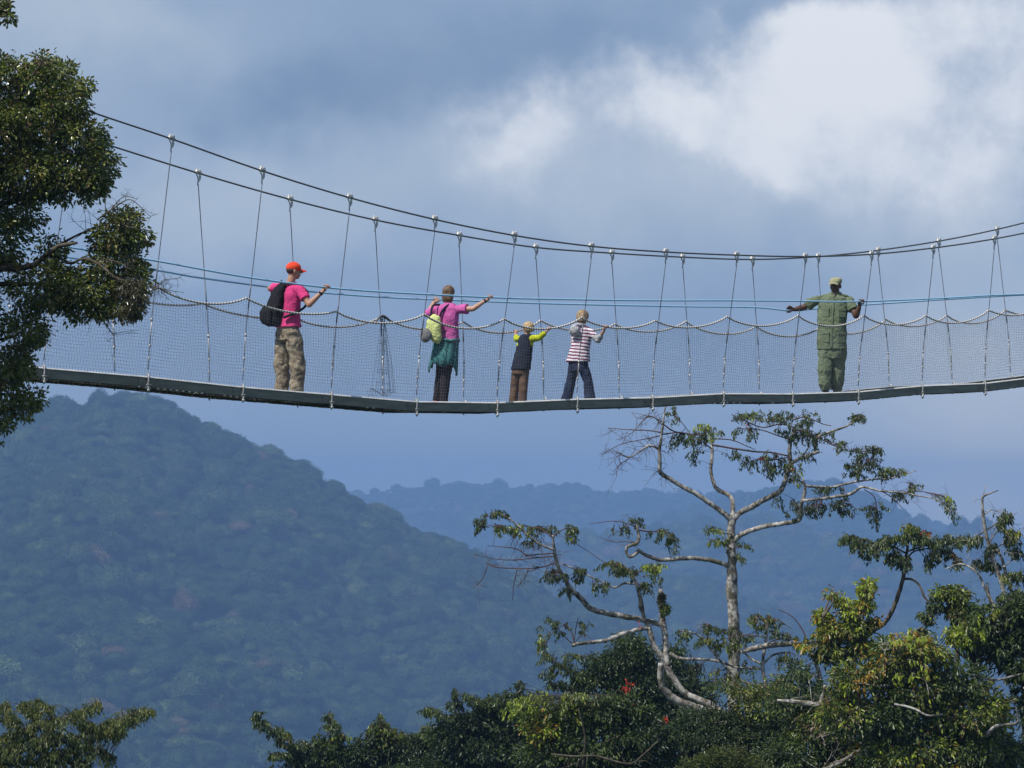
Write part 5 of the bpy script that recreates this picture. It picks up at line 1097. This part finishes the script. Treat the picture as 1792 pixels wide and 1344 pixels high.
for pts in ([(1414,1122,3),(1400,1095,2.4),(1385,1078,2),(1362,1066,1.4)], [(1339,1128,2.5),(1365,1118,2),(1400,1120,1.4)], [(1340,1115,2.4),(1310,1112,2),(1270,1118,1.5)], [(1341,1092,2),(1325,1080,1.8),(1310,1090,1.2)], [(1341,1090,2),(1360,1085,1.6),(1385,1100,1)]): t.limb(pts, 0, 0, wood=False, seg=6)
t.spray([(1330,1085,22,10,16,'b'),(1350,1098,26,12,14,'g'),(1262,1105,26,10,12,'g'),(1240,1098,14,7,7,'g'),(1240,1125,22,10,10,'y'),(1275,1132,24,12,12,'y'),(1300,1118,22,10,12,'g'),(1370,1112,22,8,9,'g'),(1265,1190,30,14,14,'b'),(1310,1170,16,10,6),(1330,1210,50,14,22,'b'),(1390,1190,30,20,20,'g'),(1380,1160,26,10,12,'b'),(1195,1112,16,10,8,'g'),(1215,1180,20,14,8,'d'),(1400,1125,14,12,7)], L0=.075, leafn=15)
t.bare(44, (1180,1080,1420,1220), length=.4); t.SA = np.array(t.S); t.blossom([(1241,1095,4),(1250,1100,3),(1247,1190,4)], .05, 10); t.finish(m_leaf, m_redtwig)
# ---- right side
t = Tree('flat_topped_tree', 'flat topped tree on one curved dark stem with a few red blossoms at right', 'tree', 1510, 64, 51, m_dbark); t.to_ground(1490, 1180, 14, .3, 1.6)
t.limb([(1490,1190,14),(1500,1130,12),(1523,1107,10),(1547,1091,9.5),(1562,1068,9),(1573,1038,8.5),(1581,1010,8),(1584,985,6.5),(1588,960,5),(1592,930,3)], .3, 0)
t.limb([(1583,1013,5),(1597,1014,4.5),(1610,1026,4),(1618,1045,4),(1630,1056,3)], 0, -.2)
for pts in ([(1585,968,4),(1560,955,3),(1530,950,2.5),(1495,942,2),(1475,940,1.4)], [(1586,965,4),(1620,955,3.5),(1660,945,3.5),(1700,942,3),(1735,922,3),(1760,905,2)], [(1584,985,3.5),(1600,965,3),(1640,960,2.5),(1670,975,1.6)], [(1588,950,3),(1600,932,2),(1615,935,1.4)], [(1584,975,3),(1560,975,2),(1545,985,1.4)]): t.limb(pts, 0, 0, seg=6)
t.spray([(1488,943,18,5,12),(1510,955,22,9,18),(1530,965,22,9,16),(1560,950,28,12,24),(1600,940,26,14,30,'g'),(1592,925,13,9,14,'b'),(1565,978,20,12,18,'d'),(1585,985,14,12,16,'d'),(1640,950,30,9,22),(1672,945,22,9,18),(1645,970,22,10,18,'d'),(1625,985,8,8,8),(1675,985,9,8,10,'b')], L0=.08, leafn=18)
t.SA = np.array(t.S); t.blossom([(1613,932,4),(1625,935,5),(1670,974,4)], .05, 16); t.finish()
t = Tree('bare_tree', 'thin nearly bare grey tree with several slanting stems at the right edge', 'tree', 1790, 60, 52, m_pale); t.to_ground(1795, 1180, 13, 0, 1.5)
t.limb([(1796,1200,13),(1790,1130,10),(1780,1097,9),(1768,1065,8),(1755,1030,7.5),(1746,1000,7),(1735,970,6),(1727,940,6),(1722,910,5.5),(1719,877,4.5),(1722,868,4),(1733,863,3),(1747,858,1.5)], 0, -.4)
t.limb([(1790,1140,8),(1765,1125,7),(1748,1085,6.5),(1732,1050,6),(1727,1020,5)], 0, .3); t.limb([(1784,1105,6),(1778,1060,6),(1762,1010,5.5),(1752,975,5),(1738,955,3.5)], 0, .2)
t.limb([(1760,1115,5),(1745,1070,5),(1724,1030,4.5),(1714,1008,4),(1698,993,3.5),(1679,987,3),(1655,996,2)], 0, .3)
for pts in ([(1723,900,2.5),(1735,892,2),(1742,895,1.2)], [(1730,950,3),(1745,930,2.4),(1765,905,1.6)], [(1735,965,2.5),(1760,948,2),(1780,940,1.4)], [(1746,1000,2.4),(1765,985,2),(1780,970,1.4)], [(1755,1030,2.4),(1770,1012,2),(1785,1008,1.4)], [(1727,940,2.5),(1705,942,2),(1690,955,1.4)], [(1719,880,1.6),(1724,850,1)]): t.limb(pts, 0, 0, wood=False, seg=6)
t.spray([(1760,905,12,7,12,'g'),(1752,918,9,9,8),(1770,935,16,8,14,'b'),(1772,950,12,8,8),(1778,972,12,12,12,'g'),(1768,1010,14,8,10,'b'),(1785,1010,12,8,8),(1738,965,12,12,12,'d'),(1702,945,16,8,12,'g'),(1712,985,10,7,6,'d'),(1730,992,18,9,10)], L0=.085, leafn=14)
t.bare(60, (1640,860,1800,1060), length=.45, w=.005); t.finish(m_leaf, m_pale)
leafy('golden_tree', 'young tree with golden yellow and orange leaf tufts in front of the far hill', 1480, 61, 53, [(1516,1030,15,18,'o',1.3),(1513,1058,18,16,'o',1.2),(1476,1052,13,12,'o'),(1485,1072,16,14,'o'),(1440,1080,15,17,'o'),(1448,1105,22,20,'o'),(1495,1100,36,24,'O'),(1530,1085,9,7,'o'),(1450,1135,32,28,'O'),(1510,1130,34,24,'O'),(1455,1040,7,8,'o'),(1405,1130,12,10,'o')],
      tips=[[(1480,1150,7),(1500,1100,5),(1515,1060,3),(1518,1022,1.5)], [(1470,1150,6),(1450,1110,4),(1440,1080,2)]], key='o', top=1150, L0=.10, R=.13, droop=.9, w=12)
leafy('russet_tree', 'tree with russet new leaves drooping over the valley beside the slanting bare stems', 1670, 63, 54, [(1672,1040,24,18,'b',1.2),(1680,1070,26,22,'b',1.2),(1645,1038,14,11,'O'),(1638,1060,12,12,'g'),(1622,1080,12,14,'g',.7),(1690,1095,22,20,'g'),(1700,1120,20,20,'g'),(1610,1105,10,12,'g',.6)],
      tips=[[(1680,1120,6),(1660,1060,4),(1645,1035,2)], [(1650,1070,3),(1628,1075,2.4),(1612,1100,1.5)]], key='b', top=1110, L0=.10, R=.12, droop=.8, w=10)
leafy('yellow_tree', 'spreading tree with yellow tinted leaves filling the lower right corner', 1640, 57, 55, [(1560,1160,50,30,'O'),(1620,1150,50,32,'O'),(1500,1190,60,36,'O'),(1600,1210,80,40,'b'),(1680,1190,60,40,'g'),(1700,1250,90,50,'b',1.1),(1560,1260,90,50,'g',1.1),(1620,1320,130,50,'O',1.1),(1730,1320,90,50,'g',1.1),(1480,1250,60,45,'b'),(1550,1130,20,14,'y'),(1600,1125,22,14,'o')],
      tips=[[(1640,1240,8),(1580,1180,5),(1540,1130,2)]], front=[[(1725,1290,7),(1740,1272,6),(1760,1268,5),(1781,1264,5),(1778,1237,3)],[(1565,1232,4),(1599,1240,4),(1623,1252,3),(1650,1250,2)],[(1700,1180,3),(1740,1190,4),(1785,1180,3)]], bark=m_pale, sprays=[(1590,1120,40,12,24,'o'),(1630,1140,30,12,16,'o'),(1580,1180,60,14,30,'o'),(1700,1200,50,14,20,'O')], key='O', top=1230, L0=.10, R=.17, bares=[(16, (1480,1150,1790,1344))])
leafy('palm_leaved_tree', 'bright green tree with upright fronds near the right edge', 1700, 59, 56, [(1690,1120,26,20,'Y',1.2),(1675,1110,28,14,'y'),(1730,1090,30,24,'g'),(1770,1070,34,28,'g'),(1790,1110,40,34,'d'),(1740,1130,46,30,'g'),(1780,1160,50,40,'g'),(1715,1065,16,14,'g'),(1840,1100,60,70,'d'),(1850,1230,80,90,'d')],
      key='g', top=1160, L0=.11, R=.15, w=12, dens=.7, sprays=[(1765,1045,26,10,18,'g'),(1725,1078,26,10,14,'y'),(1790,1060,16,14,12,'g'),(1700,1105,30,10,16,'Y'),(1690,1090,14,8,8,'y')])
leafy('shady_tree', 'dark leafy tree with fine grey twigs right of the low olive bush', 1440, 60, 57, [(1420,1220,44,34,'g'),(1440,1270,70,46,'b',1.1),(1400,1320,80,46,'g',1.2),(1500,1320,80,46,'b',1.1),(1395,1175,30,20,'g',.7),(1370,1230,30,24,'g'),(1470,1365,120,30,'d',1.2)],
      key='g', top=1260, L0=.08, R=.15, bark=m_pale, front=[[(1430,1350,7),(1459,1340,7),(1490,1322,6.5),(1511,1304,5),(1503,1283,3),(1470,1280,3),(1438,1290,3)],[(1511,1304,5),(1526,1316,6),(1548,1332,6),(1570,1346,6)],[(1360,1226,5),(1400,1229,8),(1432,1233,9),(1441,1215,7),(1444,1199,6)]], bares=[(22, (1360,1180,1540,1344))])
# ---- bottom left and middle
leafy('spiky_tree', 'dark tree with spiky tips in the middle of the bottom edge', 880, 78, 61, [(880,1240,62,24,'d'),(830,1262,60,26,'d'),(905,1268,70,36,'d',1.2),(800,1290,60,34,'d',1.2),(860,1310,110,40,'d',1.3),(830,1350,160,30,'d',1.3),(960,1310,60,40,'d',1.2)],
      tips=[[(880,1270,6),(905,1230,4),(909,1190,1.5)], [(820,1280,5),(800,1240,3),(796,1208,1.4)], [(840,1280,5),(790,1260,3),(742,1240,1.4)], [(850,1270,4),(820,1230,1.4)]],
      sprays=[(909,1200,6,9,8,'d'),(908,1215,11,7,9,'g'),(797,1215,7,9,8,'d'),(796,1232,13,8,12,'d'),(755,1245,16,6,12,'g'),(775,1255,20,7,14,'d'),(825,1222,14,8,10,'g'),(850,1230,20,8,14,'g'),(885,1222,22,8,14,'g'),(925,1225,18,8,10,'g'),(950,1222,16,8,8,'g')], key='d', top=1290, L0=.10)
leafy('brown_flecked_tree', 'dark tree with brown flecked leaves left of the spiky tree on the bottom edge', 690, 80, 62, [(670,1290,34,22,'b'),(700,1310,60,28,'d',1.2),(740,1320,50,34,'d',1.2),(640,1320,50,24,'d',1.2),(700,1345,110,24,'d',1.3),(755,1290,24,22,'b')],
      tips=[[(690,1310,5),(670,1280,3),(664,1250,1.4)]], sprays=[(665,1258,6,7,8,'g'),(664,1272,15,8,14,'b'),(690,1284,22,8,14,'b'),(735,1292,18,8,10,'g'),(640,1296,20,9,14,'d')], key='d', top=1320, L0=.10)
leafy('drooping_tree', 'dark tree with one leafy bough slanting up to the left on the bottom edge', 560, 80, 63, [(580,1308,30,18,'g'),(540,1325,44,22,'d',1.2),(600,1335,60,22,'d',1.2),(570,1355,120,22,'d',1.2)],
      tips=[[(560,1340,6),(520,1308,5),(488,1283,4),(460,1265,3),(448,1248,1.6)], [(580,1320,5),(577,1280,3),(576,1248,1.3)], [(540,1335,4),(500,1325,3),(470,1320,1.4)]],
      sprays=[(450,1252,7,7,8,'g'),(458,1268,13,9,14,'g'),(480,1280,15,8,14,'g'),(500,1293,18,9,16,'b'),(520,1306,22,8,16,'g'),(575,1256,8,7,8,'g'),(577,1272,16,8,14,'g'),(595,1288,16,7,12,'b'),(560,1292,13,7,8,'g'),(500,1318,26,6,12,'g'),(480,1322,16,6,8,'g'),(545,1304,20,8,12,'g')], key='g', top=1330, L0=.10)
t = Tree('layered_tree', 'green tree with layered upswept boughs in the bottom left corner', 'tree', -60, 52, 64, m_dbark); t.to_ground(-50, 1344, 20, 0, 1.5)
t.limb([(-45,1360,20),(-50,1320,17),(-52,1280,13),(-58,1240,8),(-60,1215,4)])
bo = [[(-48,1330,8),(30,1315,7),(110,1300,6),(170,1275,5),(215,1258,3.5),(266,1243,1.6)], [(-50,1300,8),(20,1290,6),(80,1268,5),(130,1250,3.5),(178,1232,1.5)], [(-45,1345,7),(60,1335,6),(130,1318,5),(170,1312,3),(200,1330,1.5)], [(40,1286,5),(62,1262,4),(66,1240,2.5),(68,1225,1.3)], [(-52,1275,6),(-20,1258,4),(10,1240,2.4),(14,1228,1.3)], [(60,1338,5),(110,1335,4),(160,1345,2)], [(120,1300,3),(150,1312,2.4),(195,1322,1.3)], [(-50,1290,6),(-110,1270,5),(-170,1240,2)], [(-50,1320,6),(-120,1310,5),(-190,1290,2)]]
for i, q in enumerate(bo): t.limb(q, 0, -.5+.25*(i % 4), seg=7)
t.spray([(262,1244,6,3,6,'C'),(245,1250,11,5,10,'C'),(225,1260,14,8,16,'C'),(200,1268,18,10,22,'C'),(178,1282,20,12,24,'C'),(205,1284,12,9,12,'C'),(172,1236,8,4,7,'C'),(155,1242,12,5,12,'C'),(135,1254,16,7,16,'C'),(150,1272,12,9,12,'C'),(105,1262,18,7,16,'C'),(75,1272,22,8,18,'C'),(68,1232,9,6,12,'C'),(50,1238,9,5,8,'C'),(88,1238,8,4,7,'C'),(62,1250,12,7,12,'C'),(38,1232,5,3,4,'C'),(5,1245,12,12,16,'C'),(20,1262,16,9,16,'C'),(35,1285,26,10,22,'C'),(100,1290,32,10,26,'C'),(145,1300,26,11,22,'C'),(60,1305,40,12,36,'C'),(10,1305,30,16,30,'C'),(110,1322,40,12,34,'C'),(165,1318,22,9,14,'C'),(190,1328,12,8,10,'C'),(40,1335,46,14,44,'C'),(120,1345,50,12,34,'C'),(-20,1330,40,26,40,'C'),(-30,1270,24,24,24,'C'),(-110,1290,50,24,40,'C')], L0=.058, leafn=24, dz=.9)
t.finish(m_leaf, m_dbark)
# ---- the big foreground tree at left
t = Tree('broadleaf_tree', 'large dense glossy leaved tree rising past the left end of the bridge', 'tree', -190, 35, 71, m_dbark); t.to_ground(-185, 700, 90, 0, 1.5)
t.limb([(-185,740,90),(-180,600,78),(-150,460,64),(-120,330,48),(-90,220,30),(-60,130,14)], 0, 0, seg=14)
LB = [[(-150,480,22),(-60,474,16),(0,470,12),(40,468,10),(62,462,9),(81,446,8.5),(103,431,7),(135,425,4)], [(85,448,6),(100,449,5.5),(113,456,5.5),(125,461,5.5),(138,455,5),(150,453,5),(163,457,5),(175,464,4.5),(188,474,4.2),(200,485,4),(219,491,3.6),(244,492,3),(272,503,2.2),(300,512,1.2)], [(150,453,3.5),(175,452,3),(195,456,2.6),(212,461,2.2),(231,473,1.4)], [(-160,520,16),(-40,500,10),(31,497,8),(94,497,6),(130,502,3)], [(-150,450,18),(-40,330,13),(40,270,8),(110,210,3)], [(-130,350,14),(-20,210,10),(50,140,5),(80,100,2)], [(-170,620,14),(-60,600,9),(20,590,5),(60,560,2)], [(-175,660,12),(-70,680,8),(10,690,5),(60,690,2)], [(-150,440,12),(0,360,8),(100,330,5),(180,300,2)], [(-10,340,7),(30,335,6),(60,310,5),(100,300,3)], [(100,430,5),(150,405,4),(200,390,3),(230,400,1.5)], [(200,484,2.6),(206,500,2.4),(214,515,2),(222,530,1.5)], [(150,515,3),(180,560,2),(200,590,1)]]
for i, q in enumerate(LB): t.limb(q, 0, (-.9 if i in (0, 1, 2, 11) else .2*((i*7) % 5-2)), seg=9)
t.crown([(78,108,24,18,'A',1.3),(110,128,34,24,'A',1.2),(60,150,50,34,'A',1.2),(15,125,40,34,'A',1.1),(118,180,48,40,'A',1.2),(140,150,22,20,'A'),(60,215,80,56,'A',1.2),(0,240,60,90,'A',1.2),(140,245,52,42,'A',1.2),(178,285,34,42,'A',1.2),(110,300,70,50,'A',1.2),(40,310,80,60,'A',1.2),(160,320,42,28,'A',1.2),(35,375,50,34,'A',.8),(0,420,50,60,'A',1.0),(130,348,44,10,'A',.7),(216,388,40,24,'A',1.2),(236,415,28,26,'A',1.2),(190,420,50,30,'A',1.1),(200,462,60,30,'A',1.0),(150,505,80,40,'A',1.0),(246,485,22,36,'A',1.1),(80,500,80,54,'A',1.0),(215,540,46,24,'A',1.0),(150,548,50,20,'A',.9),(40,575,50,44,'A',1.0),(20,640,48,40,'A',1.05),(10,690,46,36,'A',1.1),(60,700,20,20,'A'),(0,735,28,26,'A',1.0),(40,722,26,12,'A',.9),(-70,180,80,100,'A',1.1),(-80,330,90,100,'A'),(-90,500,100,110,'A'),(-80,650,80,90,'A'),(-10,770,20,12,'A',.7),(-140,170,110,90,'A',.9,-1.0),(-130,320,110,100,'A',.9,-1.6),(-90,430,70,90,'A',.9,-1.9),(-150,560,90,110,'A',.8,-1.8),(85,432,40,26,'A',.6)],  # out-of-view clumps at left front added to shade the lower boughs
        key='A', limbs=False, L0=.050, R=.10, dens=.95, rzk=1.3, shell=.62, droop=.35, ratio=.5)
t.SA = np.array(t.S)
t.crown([(238,520,22,34,'M',.8,-.8),(222,500,16,20,'M',.6,-.8),(225,545,20,18,'M',.7,-.7)], key='M', L0=.05, R=.06, limbs=False, droop=1.6, ratio=.2)
t.bare(46, (200,440,305,560), length=.22, w=.0032); t.bare(26, (150,370,240,410), length=.30, w=.003); t.bare(18, (60,540,230,600), length=.28, w=.003)
for q in ([(170,385,3),(205,360,2.4),(230,350,1.6),(262,378,1)], [(190,372,2.2),(215,345,1.6),(240,348,1)], [(272,503,1.6),(295,508,1.2),(322,512,.8)], [(272,503,1.6),(290,490,1.2),(310,488,.8)]): t.limb(q, -.5, -.6, wood=False, seg=5)
t.bare(40, (195,340,330,400), length=.15, w=.0022); t.bare(36, (270,480,325,520), length=.16, w=.0022)
# a bough reaching into the top left corner
t.limb([(-90,220,14),(-110,120,10),(-90,50,7),(-50,30,4),(10,28,2)], 0, -.3, seg=7)
t.crown([(2,12,14,14,'A',.6),(12,30,12,7,'A',.5),(-40,20,40,30,'A',.8)], key='A', L0=.058, R=.07, limbs=False, ratio=.5)
t.finish(m_gloss, m_dbark)
